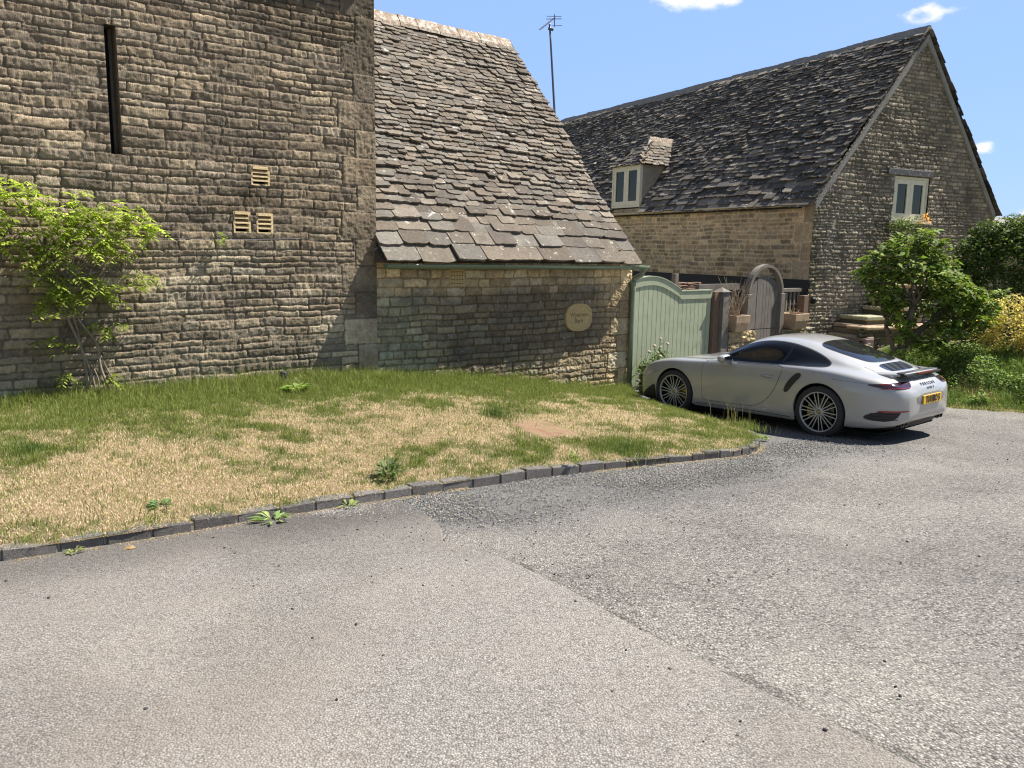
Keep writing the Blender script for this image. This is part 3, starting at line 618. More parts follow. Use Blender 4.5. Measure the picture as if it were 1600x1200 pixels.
# ---------------- outbuilding
ob = empty('stone_outbuilding', A(-2.5, 0, .3), 'low stone outbuilding with a big steep stone slate roof, between barn and green gate', 'outbuilding')
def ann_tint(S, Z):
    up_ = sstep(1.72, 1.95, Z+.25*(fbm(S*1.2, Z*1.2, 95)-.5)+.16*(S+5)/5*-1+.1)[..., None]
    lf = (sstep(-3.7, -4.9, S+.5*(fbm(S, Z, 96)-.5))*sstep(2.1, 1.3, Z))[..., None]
    rt_ = sstep(-1.0, -.5, S+.3*(fbm(S, Z, 97)-.5))[..., None]; lowr = (sstep(.9, .5, Z)*sstep(-3, -2, S))[..., None]  # right end and low right lightened: sunlit area put into the tint
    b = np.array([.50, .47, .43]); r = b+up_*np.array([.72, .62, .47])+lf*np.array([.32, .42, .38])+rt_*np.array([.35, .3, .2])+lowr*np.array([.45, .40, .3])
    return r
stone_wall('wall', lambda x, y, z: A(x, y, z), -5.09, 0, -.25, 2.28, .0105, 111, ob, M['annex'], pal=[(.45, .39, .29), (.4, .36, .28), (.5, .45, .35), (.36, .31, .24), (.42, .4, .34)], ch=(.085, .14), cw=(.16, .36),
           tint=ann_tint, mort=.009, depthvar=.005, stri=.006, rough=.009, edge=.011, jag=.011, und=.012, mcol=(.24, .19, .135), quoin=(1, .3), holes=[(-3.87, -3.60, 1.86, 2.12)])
stone_wall('end_wall', lambda x, y, z: A(0, 0, z)+T*y-NN*x, 0, 7.2, -.25, 6.4, .03, 112, ob, M['annex'], pal=[(.4, .35, .26), (.36, .31, .24)], ch=(.09, .15), mort=.012,
           clip=lambda x, z: (z < 2.28+1.113*x) & (z < 2.28+1.113*(7.2-x)))
mb = MB(); mb.prism(lambda a, dd, z: A(dd, -a, z), [(.04, -.3), (7.1, -.3), (7.1, 2.2), (3.6, 6.2), (.04, 2.2)], -5.05, -.03, (.3, .26, .2)); fixn(mb.build('wall_core', M['annex'], ob))
gxs = [0, .03]+[q for i in range(5) for q in (.03+i*.047+.001, .03+i*.047+.019)]+[.275]; gxs = sorted(set(gxs)); gzs = sorted(set([0]+[q for j in range(4) for q in (.028+j*.058, .028+j*.058+.018)]+[.265]))
Vg = []; Fg = []; Mg = []
for i, a in enumerate(gxs):
    for c in gzs: Vg.append(A(-3.872+a, .002, 1.857+c))
for i in range(len(gxs)-1):
    for j in range(len(gzs)-1): k = i*len(gzs)+j; Fg.append((k, k+len(gzs), k+len(gzs)+1, k+1)); Mg.append(1 if (.017 < gxs[i+1]-gxs[i] < .0185 and .017 < gzs[j+1]-gzs[j] < .0185) else 0)
mesh_np('air_brick', Vg, np.array(Fg), [M['plaque'], M['dark']], ob, matidx=Mg)
pt = R(48); vv_ = -NN*math.cos(pt)+np.array([0, 0, 1])*math.sin(pt); nn_ = NN*math.sin(pt)+np.array([0, 0, 1])*math.cos(pt)
rows = [.104+.21*math.exp(-k/3.0) for k in range(60)]; tot = 0; rr_ = []
for r_ in rows:
    if tot > 5.62: break
    rr_.append(r_); tot += r_
slates('roof', A(-5.085, .285, 2.18), T, vv_, nn_, 5.03, rr_, lambda f: ((.40, .66) if f < .02 else (.34, .58) if f < .045 else (.26, .46) if f < .09 else (.20, .36) if f < .2 else (.14, .30)), M['slate'], ob, 21, PALS, thick=.024, over=1.75, sag=.09, jitr=.016, colvar=.18)
fixn((lambda m: (m.prism(lambda a, dd, z: A(dd, a, z), [(.16, 2.24), (-3.6, 6.42), (-7.3, 2.24), (-7.3, 2.2), (.16, 2.2)], -5.12, -.09, (.12, .1, .09)), m.build('roof_core', M['slate'], ob))[1])(MB()))
def ridge(name, pa, pb, seglen, wid, drop, mat, parent, seed, horn, thick=.045):
    rng = random.Random(seed); pa, pb = np.array(pa), np.array(pb); Lh = np.linalg.norm(pb-pa); dr = (pb-pa)/Lh; side = np.cross(dr, [0, 0, 1.]); x = 0; mb = MB()
    while x < Lh:
        l = min(rng.uniform(.8, 1.2)*seglen, Lh-x); z = rng.uniform(-.014, .014)
        def fr(a, b, c, x=x, z=z): return pa+dr*(x+a)+side*b+np.array([0, 0, c+z])
        prof = [(-wid, -drop-.01), (-wid*.93, -drop+thick*.7), (-.03, thick), (.03, thick), (wid*.93, -drop+thick*.7), (wid, -drop-.01), (0, -.03)]
        vs = []; n_ = len(prof); m_ = 4
        for k in range(m_+1):
            aa = .006+(l-.012)*k/m_; vs += [fr(aa, b+rng.uniform(-.005, .005), c+rng.uniform(-.006, .006)) for b, c in prof]
        fs = [tuple(range(n_)), tuple(reversed(range(m_*n_, m_*n_+n_)))]+[(k*n_+i, k*n_+(i+1) % n_, (k+1)*n_+(i+1) % n_, (k+1)*n_+i) for k in range(m_) for i in range(n_)]
        mb.add(vs, fs); x += l
    return fixn(mb.build(name, mat, parent))
ridge('ridge_stones', A(-5.08, -3.62, 6.56), A(-.05, -3.62, 6.53), .42, .17, .15, M['ridge'], ob, 3, 0, thick=.07)
# gutter
def gutter(name, fr, x0, x1, r, mat, parent, joints, d0, z0, sag=0):
    mb = MB(); n = 14; m_ = 10; vs = []
    for k in range(m_+1):
        x = x0+(x1-x0)*k/m_
        for rr in (r, r-.006):
            for i in range(n+1):
                a = math.pi+math.pi*i/n; vs.append(fr(x, d0+rr*math.cos(a), z0+rr*math.sin(a)*1.05+sag*(k/m_)))
    q = 2*(n+1); fs = []
    for k in range(m_):
        for i in range(n):
            a = k*q+i; fs.append((a, a+1, a+q+1, a+q)); b = a+n+1; fs.append((b, b+q, b+q+1, b+1))
        a = k*q; fs.append((a, a+n+1, a+n+1+q, a+q)); a = k*q+n; fs.append((a, a+q, a+q+n+1, a+n+1))
    for k in (0, m_): fs += [(k*q+i, k*q+i+1, k*q+n+1+i+1, k*q+n+1+i) for i in range(n)]; 
    mb.add(vs, fs)
    for k, x in ((0, x0), (1, x1)):
        mb.add([fr(x, d0+r*math.cos(math.pi+math.pi*i/n), z0+r*math.sin(math.pi+math.pi*i/n)*1.05+sag*k) for i in range(n+1)], [tuple(range(n+1))])
    g = fixn(mb.build(name, mat, parent, smooth=True))
    if joints:
        for x in joints:
            mb = MB(); f_ = (x-x0)/(x1-x0); vs = []
            for xx in (x-.014, x+.014):
                for rr in (r+.006, r+.001): vs += [fr(xx, d0+rr*math.cos(math.pi+math.pi*i/n), z0+rr*math.sin(math.pi+math.pi*i/n)*1.05+sag*f_+(.012 if i in (0, n) else 0)) for i in range(n+1)]
            q = n+1; fs = []
            for i in range(n): fs += [(i, i+1, 2*q+i+1, 2*q+i), (i, q+i, q+i+1, i+1), (2*q+i, 2*q+i+1, 3*q+i+1, 3*q+i)]
            mb.add(vs, fs); fixn(mb.build('gutter_clip', mat, g, smooth=False))
    return g
gutter('gutter', lambda x, d, z: A(x, d, z), -5.07, .14, .066, M['sage_gut'], ob, [-4.75, -4.55, -3.05, -1.9, -1.42, -.25], .225, 2.185, sag=-.012)
mb = MB(); mb.box(bx, (-5.08, -.02, 2.2), (.0, .10, 2.25)); fixn(mb.build('fascia', M['sage_gut'], ob))
mb = MB(); mb.tube([A(.07, .22, 2.14), A(.07, .21, 2.09), A(.06, .17, 2.01), A(-.0, .06, 1.94), A(-.02, .055, 1.86), A(-.02, .055, 1.0), A(-.02, .055, -.12)], [.052, .05, .046, .046, .048, .046, .046], n=16)
mb.tube([A(-.02, .055, 1.83), A(-.02, .055, 1.9)], .054, n=16); mb.tube([A(.07, .215, 2.08), A(.07, .215, 2.15)], .058, n=16); mb.tube([A(-.02, .055, .02), A(-.02, .055, .07)], .052, n=16)
dp = fixn(mb.build('downpipe', M['sage_gut'], ob, smooth=True))
for z in (1.86, .5): mb = MB(); mb.box(bx, (-.09, -.005, z-.02), (.05, .012, z+.02)); fixn(mb.build('pipe_bracket', M['sage_gut'], dp))
# oval plaque with lettering
pq = empty('name_plaque', A(-1.27, .02, 1.3), 'oval ochre stone name plaque with carved lettering on the outbuilding wall', 'plaque')
def oval(a, b, n=64, p=2.5): return [(a*abs(math.cos(t))**(2/p)*math.copysign(1, math.cos(t)), b*abs(math.sin(t))**(2/p)*math.copysign(1, math.sin(t))) for t in [2*math.pi*k/n for k in range(n)]]
mb = MB(); rings = [(1, -.02), (1, .032), (.97, .04), (.86, .04), (.835, .03), (0.0, .03)]; n = 64; vs = []; fs = []
for sc_, dd in rings[:-1]: vs += [A(-1.27+x*sc_, dd, 1.30+z*(sc_ if sc_ > .9 else sc_*.985)) for x, z in oval(.30, .235)]
for k in range(len(rings)-2): fs += [(k*n+i, k*n+(i+1) % n, (k+1)*n+(i+1) % n, (k+1)*n+i) for i in range(n)]
fs.append(tuple((len(rings)-2)*n+i for i in range(n))); mb.add(vs, fs); pp = fixn(mb.build('plaque_stone', M['plaque'], pq))
M['letters'] = plain('carved_letters', (.16, .10, .045), .9)
def text_mesh(name, s, size, mat4, mat, parent, ext=.001, shear=0, align='CENTER', sx=1, local=False, bold=0):
    cu = bpy.data.curves.new(name, 'FONT'); cu.body = s; cu.size = size; cu.extrude = ext; cu.align_x = align; cu.align_y = 'CENTER'; cu.shear = shear; cu.offset = bold
    ob_ = bpy.data.objects.new(name, cu); col.objects.link(ob_); dg = bpy.context.evaluated_depsgraph_get(); me = bpy.data.meshes.new_from_object(ob_.evaluated_get(dg))
    bpy.data.objects.remove(ob_); bpy.data.curves.remove(cu); me.transform(mat4 @ Matrix.Diagonal((sx, 1, 1, 1))); me.materials.clear(); me.materials.append(mat)
    o = bpy.data.objects.new(name, me); col.objects.link(o)
    if local: o.parent = parent
    else: setparent(o, parent)
    return o
def basis(org, x, y):
    x = Vector(x).normalized(); y = Vector(y).normalized(); z = x.cross(y); m = Matrix((x, y, z)).transposed().to_4x4(); m.translation = Vector(org); return m
text_mesh('lettering', 'Wyattans', .105, basis(A(-1.27, .031, 1.345), T, (0, 0, 1)), M['letters'], pp)
text_mesh('lettering', 'Barn', .105, basis(A(-1.27, .031, 1.24), T, (0, 0, 1)), M['letters'], pp)
# ---------------- farther house
hs = empty('stone_house', H(0, 3.2, -.1), 'gabled stone house with dark slate roof, dormer and first floor gable window, behind the car', 'house')
hx = lambda g, d, z: H(-d, g, z)      # gable frame: (along gable, outward, up)
hw = lambda u, d, z: H(u, -d, z)      # front wall frame
GW = (2.56, 3.80, 3.24, 4.27)
def gab_tint(S, Z):
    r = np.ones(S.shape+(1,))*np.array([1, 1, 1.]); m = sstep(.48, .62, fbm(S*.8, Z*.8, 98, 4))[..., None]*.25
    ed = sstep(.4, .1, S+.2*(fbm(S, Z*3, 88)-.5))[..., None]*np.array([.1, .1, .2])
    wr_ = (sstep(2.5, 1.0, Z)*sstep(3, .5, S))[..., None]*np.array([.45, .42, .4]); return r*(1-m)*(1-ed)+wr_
def gclip(x, z): return (z < 3.6+1.225*x) & (z < 3.6+1.225*(6.4-x))
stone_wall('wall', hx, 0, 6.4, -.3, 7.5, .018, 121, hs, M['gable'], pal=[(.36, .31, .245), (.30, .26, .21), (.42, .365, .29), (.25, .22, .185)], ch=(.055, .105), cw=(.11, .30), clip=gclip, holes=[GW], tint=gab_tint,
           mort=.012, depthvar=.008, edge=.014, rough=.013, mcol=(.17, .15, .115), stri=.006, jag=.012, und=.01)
def hw_tint(S, Z):
    return 1+(.35*(fbm(S*.7, Z*.7, 99, 4)-.5))[..., None]+(sstep(2.2, 3.6, Z)*.25)[..., None]*np.array([1.1, .9, .6])
stone_wall('front_wall', hw, 0, 16, 1.85, 3.66, .02, 122, hs, M['housew'], pal=[(.38, .30, .205), (.32, .255, .18), (.44, .36, .25), (.27, .23, .18), (.35, .295, .22)], ch=(.08, .15), cw=(.15, .42), tint=hw_tint,
           mort=.007, depthvar=.006, edge=.02, mcol=(.56, .475, .34), quoin=(-1, .42), stri=0, cvar=.3)
mb = MB(); mb.box(hw, (.4, -6.3, -.3), (15.9, -.03, 3.6), (.2, .17, .12)); mb.prism(lambda a, d, z: H(d, a, z), [(.05, 3.5), (6.35, 3.5), (3.2, 7.4)], .4, 15.9, (.2, .17, .13)); fixn(mb.build('wall_core', M['gable'], hs))
mb = MB(); mb.box(hw, (.0, -.05, -.3), (16, .02, 1.86)); fixn(mb.build('black_band', M['black'], hs))  # plain black band below the stone front
ph = math.atan(1.225); PALD = [(.125, .113, .1), (.09, .084, .077), (.165, .148, .13), (.11, .105, .1), (.23, .205, .175), (.08, .074, .07)]
vf = G*math.cos(ph)+np.array([0, 0, 1])*math.sin(ph); nf = -G*math.sin(ph)+np.array([0, 0, 1])*math.cos(ph)
rows = []; tot = 0; k = 0
while tot < 5.12: r_ = .092+.12*math.exp(-k/8); rows.append(r_); tot += r_; k += 1
slates('roof', H(-.04, -.17, 3.46), U, vf, nf, 16.3, rows, lambda f: ((.26, .5) if f < .1 else (.18, .38) if f < .3 else (.14, .32)), M['slate_dark'], hs, 31, PALD, thick=.024, over=1.75, colvar=.45, sag=.09, jitr=.02,
       clip=lambda x, p: (6.42 < x < 7.83) and (p < 1.3-.0))
vb = -G*math.cos(ph)+np.array([0, 0, 1])*math.sin(ph); nb = G*math.sin(ph)+np.array([0, 0, 1])*math.cos(ph)
slates('back_roof', H(16.2, 6.57, 3.46), -U, vb, nb, 16.3, [.2]*26, lambda f: (.35, .6), M['slate_dark'], hs, 32, PALD, thick=.011, over=1.5, jitr=.005, sag=.02)
mb = MB(); mb.prism(lambda a, d, z: H(d, a, z), [(-.1, 3.44), (6.5, 3.44), (6.4, 3.44), (3.2, 7.37), (-.0, 3.44)][:2]+[(3.2, 7.49)], .35, 16.1, (.06, .055, .055)); fixn(mb.build('roof_core', M['slate_dark'], hs))
ridge('ridge_stones', H(-.06, 3.2, 7.60), H(16.3, 3.2, 7.60), .45, .17, .19, M['ridge_grey'], hs, 5, 0, thick=.05)
# mortar verge strips on the gable
mb = MB()
for sgn, x0 in ((1, 0.0), (-1, 6.4)):
    for k in range(16):
        f0, f1 = k/16, (k+1)/16; a0 = x0+sgn*3.2*f0; a1 = x0+sgn*3.2*f1; z0 = 3.53+3.92*f0; z1 = 3.53+3.92*f1; w_ = .16+random.Random(k).uniform(-.02, .02)
        mb.hexa([hx(a0, .0, z0-w_), hx(a1, .0, z1-w_), hx(a1, .045, z1-w_+.02), hx(a0, .045, z0-w_+.02), hx(a0, .0, z0+.02), hx(a1, .0, z1+.02), hx(a1, .055, z1+.01), hx(a0, .055, z0+.01)])
fixn(mb.build('verge_mortar', M['mortar'], hs))
gutter('gutter', hw, 0.02, 14, .06, M['cream_gut'], hs, [1.1, 3.2, 5.6], .13, 3.54)
def window(name, fr, x0, x1, z0, z1, dep, parent, matf=None, sill=None, fw_=.055):
    matf = matf or M['cream']; mb = MB(); w = fw_
    mb.box(fr, (x0, dep-.09, z0), (x0+w, dep, z1)); mb.box(fr, (x1-w, dep-.09, z0), (x1, dep, z1)); mb.box(fr, (x0+w, dep-.09, z1-w), (x1-w, dep-.001, z1)); mb.box(fr, (x0+w, dep-.09, z0), (x1-w, dep-.001, z0+w))
    f = fixn(mb.build(name, matf, parent)); xm = (x0+x1)/2
    for a, b in ((x0+w+.004, xm-.003), (xm+.003, x1-w-.004)):
        mb = MB(); c = .11; q = dep-.012
        mb.box(fr, (a, q-.05, z0+w+.004), (a+c, q, z1-w-.004)); mb.box(fr, (b-c, q-.05, z0+w+.004), (b, q, z1-w-.004)); mb.box(fr, (a+c, q-.05, z1-w-.004-c), (b-c, q-.001, z1-w-.004)); mb.box(fr, (a+c, q-.05, z0+w+.004), (b-c, q-.001, z0+w+.004+c*1.1))
        fixn(mb.build('casement', matf, f)); mb = MB(); mb.box(fr, (a+c-.003, q-.034, z0+w+c), (b-c+.003, q-.024, z1-w-c)); fixn(mb.build('pane', M['glass'], f))
    if sill: mb = MB(); mb.box(fr, sill[0], sill[1]); fixn(mb.build('sill', matf, f))
    return f
window('gable_window', hx, *GW, -.03, hs, sill=((3.0, -.06, 3.19), (3.92, .06, 3.238)))
mb = MB(); mb.box(hx, (GW[0]-.03, -.32, GW[2]-.04), (GW[1]+.03, -.13, GW[3]+.03)); fixn(mb.build('window_reveal', M['dark'], hs))
mb = MB(); mb.box(hx, (2.27, -.05, 4.28), (3.86, .045, 4.43), bev=.012); fixn(mb.build('lintel', M['lintel'], hs))
# dormer
dm = empty('dormer', H(7.15, .1, 3.7), 'x', 'x'); bpy.data.objects.remove(dm)
window('dormer_window', hw, 6.46, 7.86, 3.70, 4.93, .0, hs, fw_=.06)
mb = MB(); mb.box(hw, (6.52, -.3, 3.72), (7.8, -.10, 4.9)); fixn(mb.build('dormer_void', M['dark'], hs))
mb = MB(); mb.prism(lambda a, d, z: H(d, a, z), [(.05, 3.64), (1.25, 4.99), (.05, 4.93)], 6.47, 6.53); mb.prism(lambda a, d, z: H(d, a, z), [(.05, 3.64), (1.25, 4.99), (.05, 4.93)], 7.8, 7.85)
fixn(mb.build('dormer_cheek', M['render'], hs))
dz0, dz1, dg = 4.93, 5.70, .80
e1 = np.array(-U); ds = U*.70+np.array([0, 0, dz1-dz0]); L1 = np.linalg.norm(ds); v1 = ds/L1; n1 = np.cross(G, v1); n1 = n1 if n1[2] > 0 else -n1
slates('dormer_roof', H(6.36, -.02, dz0-.05), G, v1, n1, 1.62, [.118]*8, lambda f: (.14, .3), M['slate'], hs, 41, PALS, thick=.016, over=1.6, clip=lambda x, p: x < p*.78 or x > 1.0+p*.75)  # sun put into the colour: this slope pale slate, the shaded slopes dark
ds2 = -U*.70+np.array([0, 0, dz1-dz0]); v2 = ds2/L1; n2 = np.cross(v2, G); n2 = n2 if n2[2] > 0 else -n2
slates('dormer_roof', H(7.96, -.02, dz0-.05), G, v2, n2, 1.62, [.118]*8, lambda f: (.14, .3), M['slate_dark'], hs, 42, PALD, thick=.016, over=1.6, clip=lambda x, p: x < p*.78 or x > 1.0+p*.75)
ds3 = G*dg+np.array([0, 0, dz1-dz0]); L3 = np.linalg.norm(ds3); v3 = ds3/L3; n3 = np.cross(U, v3); n3 = n3 if n3[2] > 0 else -n3
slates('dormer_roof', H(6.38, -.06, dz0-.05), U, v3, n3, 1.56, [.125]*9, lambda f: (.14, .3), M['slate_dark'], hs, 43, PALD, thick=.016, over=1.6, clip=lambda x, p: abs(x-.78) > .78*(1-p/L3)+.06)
mb = MB()
a_ = H(6.40, -.02, dz0-.04); b_ = H(7.92, -.02, dz0-.04); c_ = H(7.16, dg, dz1-.03); d_ = H(7.16, 1.9, dz1-.03); e2 = H(6.40, 1.25, dz0-.04); f2 = H(7.92, 1.25, dz0-.04)
mb.add([a_, b_, c_, d_, e2, f2], [(0, 1, 2), (0, 2, 3, 4), (1, 5, 3, 2)], (.08, .07, .07)); mb.build('dormer_roof_core', M['slate_dark'], hs)
ridge('dormer_ridge', H(7.16, dg-.02, dz1+.05), H(7.16, 1.85, dz1+.05), .3, .12, .13, M['ridge'], hs, 6, 0, thick=.04)
mb = MB(); mb.tube([H(6.41, .0, dz0-.0), H(6.75, .4, dz0+.36), H(7.12, dg, dz1+.0)], .045, n=8); fixn(mb.build('dormer_hip', M['ridge'], hs))
mb = MB(); mb.box(hx, (.10, .0, 1.33), (.22, .07, 1.47), bev=.02); mb.tube([hx(.16, .03, 1.4), hx(.16, .09, 1.4)], .03); fixn(mb.build('entry_lamp', M['black'], hs))
mb = MB(); mb.tube([hx(3.2+.1, .03, 3.1), hx(4.2, .03, 2.75), hx(4.8, .03, 2.2)], .008, n=5); mb.build('cable', M['steel'], hs)
# aerial on a mast behind the outbuilding roof
ae = empty('tv_aerial', (.85, 19, -.1), 'thin tv aerial on a tall mast, rising behind the outbuilding roof', 'aerial')
mb = MB(); mb.tube([(.95, 19, -.1), (.87, 19, 5.2), (.73, 19, 6.9), (.69, 19, 7.35)], [.028, .026, .022, .02], n=8); fixn(mb.build('mast', M['steel'], ae, smooth=True))
mb = MB(); mb.tube([(.47, 18.6, 7.12), (.8, 19.1, 7.5)], .012, n=6)
for k in range(6): f_ = k/5; x, y, z = .5+.27*f_, 18.64+.4*f_, 7.155+.31*f_; mb.tube([(x-.06, y+.06, z), (x+.06, y-.06, z)], .004, n=5)
mb.tube([(.62, 19.1, 7.47), (.95, 18.95, 7.44)], .008, n=6); mb.tube([(.75, 19.1, 7.33), (.96, 18.95, 7.3)], .006, n=6); mb.tube([(.62, 18.95, 7.49), (.95, 19.1, 7.53)], .006, n=6); mb.tube([(.8, 19.05, 7.3), (.8, 19.05, 7.56)], .01, n=6); mb.tube([(.66, 19, 7.25), (.78, 19, 7.22)], .03, n=6)
fixn(mb.build('antenna', M['steel'], ae))
# distant roof at the far right
fb = empty('distant_barn', (15, 27, 0), 'grey roof of a distant building, just above the shrubs at the right edge', 'barn')
mb = MB(); mb.box(lambda x, y, z: (x, y, z), (13.4, 26, -.1), (30, 32, 3.3), (.3, .27, .22)); fixn(mb.build('wall', M['gable'], fb)); mb = MB()
mb.prism(lambda a, d, z: (d, a, z), [(25.8, 3.2), (29, 3.85), (32.2, 3.2)], 13.2, 30.2, (.28, .27, .26)); fixn(mb.build('roof', M['slate'], fb))

# ================================================================== GATES AND FENCE (line between the buildings)
gg = empty('green_gate', A(1.2, -.05, -.1), 'sage green boarded wooden gate with a curved top, beside the downpipe', 'gate')
def gtop(s):
    if s < 1.36: return 1.70+.265*max(0, math.cos((s-.56)/.86*math.pi/2))**1.1 if s > .56 else 1.70+.265*math.cos((s-.56)/1.1*math.pi/2)
    return 1.69
xs_ = [.13+i*(2.28-.13)/90 for i in range(91)]; mb = MB()
mb.prism(lambda a, d, z: A(a, d, z), [(x, gtop(x)-.17) for x in xs_][::-1]+[(x, -.05) for x in (xs_[0], xs_[-1])], -.09, -.055)
gb = fixn(mb.build('board_backing', M['sage'], gg)); mb = MB(); nb_ = 18; bw = (2.28-.13)/nb_
for i in range(nb_):
    a0 = .13+i*bw+.005; a1 = .13+(i+1)*bw-.005
    mb.prism(lambda a, d, z: A(a, d, z), [(a1, -.04), (a0, -.04), (a0, gtop(a0)-.14), ((a0+a1)/2, gtop((a0+a1)/2)-.14), (a1, gtop(a1)-.14)], -.056, -.036)
fixn(mb.build('boards', M['sage'], gg)); mb = MB()
for i in range(90):
    a0, a1 = xs_[i], xs_[i+1]; mb.hexa([A(a0, -.10, gtop(a0)-.15), A(a1, -.10, gtop(a1)-.15), A(a1, -.018, gtop(a1)-.15), A(a0, -.018, gtop(a0)-.15), A(a0, -.10, gtop(a0)), A(a1, -.10, gtop(a1)), A(a1, -.018, gtop(a1)), A(a0, -.018, gtop(a0))])
    mb.hexa([A(a0, -.115, gtop(a0)+.001), A(a1, -.115, gtop(a1)+.001), A(a1, -.003, gtop(a1)+.001), A(a0, -.003, gtop(a0)+.001), A(a0, -.115, gtop(a0)+.018), A(a1, -.115, gtop(a1)+.018), A(a1, -.003, gtop(a1)+.018), A(a0, -.003, gtop(a0)+.018)])
fixn(mb.build('top_rail', M['sage'], gg)); mb = MB(); mb.box(bx, (.10, -.10, -.05), (.135, -.02, 1.82)); mb.tube([A(.1, -.01, 1.72), A(.1, -.01, 1.78)], .015, n=8); fixn(mb.build('hinge_stile', M['sage'], gg))
gp = empty('gate_post', A(2.45, 0, -.1), 'thick oak gate post with a low pyramid cap, right of the green gate', 'post')
mb = MB(); mb.box(bx, (2.32, -.06, -.15), (2.48, .02, 1.67), bev=.006); fixn(mb.build('stop_post', M['oak_brown'], gp)); mb = MB()
mb.box(bx, (2.49, -.14, -.15), (2.69, .10, 1.66), bev=.008); mb.add([A(2.45, -.16, 1.662), A(2.71, -.16, 1.662), A(2.71, .12, 1.662), A(2.45, .12, 1.662), A(2.58, -.02, 1.75)], [(0, 1, 4), (1, 2, 4), (2, 3, 4), (3, 0, 4), (3, 2, 1, 0)]); fixn(mb.build('post', M['oak_grey'], gp))
pb = empty('short_post', A(2.2, -.6, 0), 'slim square post with a pale lit edge standing behind the green gate', 'post'); mb = MB(); mb.box(bx, (2.08, -.9, -.1), (2.19, -.8, 1.99), bev=.006); fixn(mb.build('post', M['oak'], pb))
# woven hurdle behind the green gate
hd = empty('woven_hurdle', A(1.6, -1.2, 0), 'brown woven stick hurdle seen over the green gate', 'fence'); mb = MB(); rg = random.Random(9)
for k in range(60):
    z = .4+k*.0235; mb.tube([A(.3+i*.2, -1.3+.03*math.sin(i*1.6+k*math.pi)+rg.uniform(-.01, .01), z+rg.uniform(-.012, .012)) for i in range(17)], rg.uniform(.009, .014), n=5)
fixn(mb.build('weave', wood_mat('wattle', (.16, .085, .055), (.32, .2, .14)), hd))
# low wall under the arch gate
lw = empty('garden_wall', A(4.2, .0, -.1), 'low rough stone garden wall below the planters, either side of the arched gate', 'wall')
stone_wall('wall', lambda x, y, z: A(x, y+.1, z), 2.72, 3.58, -.2, .86, .015, 131, lw, M['rough_stone'], pal=[(.42, .34, .2), (.35, .28, .18), (.4, .35, .25)], ch=(.28, .42), cw=(.4, .8), mort=.02, rough=.025, mcol=(.16, .13, .09))
stone_wall('wall', lambda x, y, z: A(x, y+.1, z), 4.62, 5.84, -.2, .82, .015, 132, lw, M['rough_stone'], pal=[(.3, .26, .19), (.25, .22, .17), (.33, .3, .23)], ch=(.1, .16), cw=(.2, .4), mort=.02, rough=.02, mcol=(.16, .13, .09))
mb = MB(); mb.box(bx, (2.72, -.3, -.2), (3.58, .085, .855), (.38, .32, .22), bev=.02); fixn(mb.build('coping', M['rough_stone'], lw)); mb = MB(); mb.box(bx, (4.62, -.3, -.2), (5.84, .09, .82), (.3, .27, .2), bev=.02); fixn(mb.build('coping', M['rough_stone'], lw))
def planter(label, x, z, w, h, seed):
    p = empty('stone_planter', A(x, -.02, z), label, 'planter', 'square stone planters on the garden wall'); mb = MB(); e = .03
    def sq(k, zz): return [A(x-k, -.02-k, zz), A(x+k, -.02-k, zz), A(x+k, -.02+k, zz), A(x-k, -.02+k, zz)]
    w0, w1 = w*.43, w*.52; vs = sq(w0, z)+sq(w1*.97, z+h*.55)+sq(w1, z+h)+sq(w1-.035, z+h)+sq(w1-.04, z+h-.04); fs = [(3, 2, 1, 0)]
    for k in range(4): fs += [(k*4+i, k*4+(i+1) % 4, k*4+4+(i+1) % 4, k*4+4+i) for i in range(4)]
    fs.append((16, 17, 18, 19)); mb.add(vs, fs, (.44, .33, .23)); o = fixn(mb.build('pot', M['rough_stone'], p)); m = o.modifiers.new('b', 'BEVEL'); m.width = .012; m.segments = 2; return p
planter('square stone planter on the wall left of the arched gate, sprouting dry twigs', 3.02, .862, .44, .33, 1)
planter('square stone planter on the wall right of the arched gate, with stubby dry stems', 5.05, .83, .5, .33, 2)
def twigs(name, label, base, n, h0, h1, spread, c, seed, grp=None, r=.004):
    rg = random.Random(seed); mb = MB()
    for k in range(n):
        a = rg.uniform(0, 6.28); l = rg.uniform(h0, h1); sp = rg.uniform(.2, 1)*spread; b = Vector(base)+Vector((rg.uniform(-.1, .1), rg.uniform(-.1, .1), 0)); pth = [b]
        for j in range(1, 4): f_ = j/3; pth.append(b+Vector((math.cos(a)*sp*f_+rg.uniform(-.03, .03), math.sin(a)*sp*f_+rg.uniform(-.03, .03), l*f_*(1-.15*f_))))
        mb.tube(pth, [r*1.5, r, r*.8, r*.5], n=4)
        if rg.random() < .6: p = pth[2]; mb.tube([p, p+Vector((rg.uniform(-.12, .12), rg.uniform(-.12, .12), rg.uniform(.03, .15)))], [r*.8, r*.4], n=4)
    o = mb.build(name, wood_mat(name, tuple(x*.8 for x in c), c)); return tag(o, label, 'plant', grp)
twigs('dried_plant', 'spray of bare straw coloured twigs above the left planter', A(2.98, -.02, 1.15), 46, .45, .95, .42, (.36, .28, .19), 4)
twigs('dried_plant', 'short dry stems in the planter right of the arched gate', A(5.05, -.02, 1.1), 18, .08, .2, .12, (.3, .24, .14), 5)
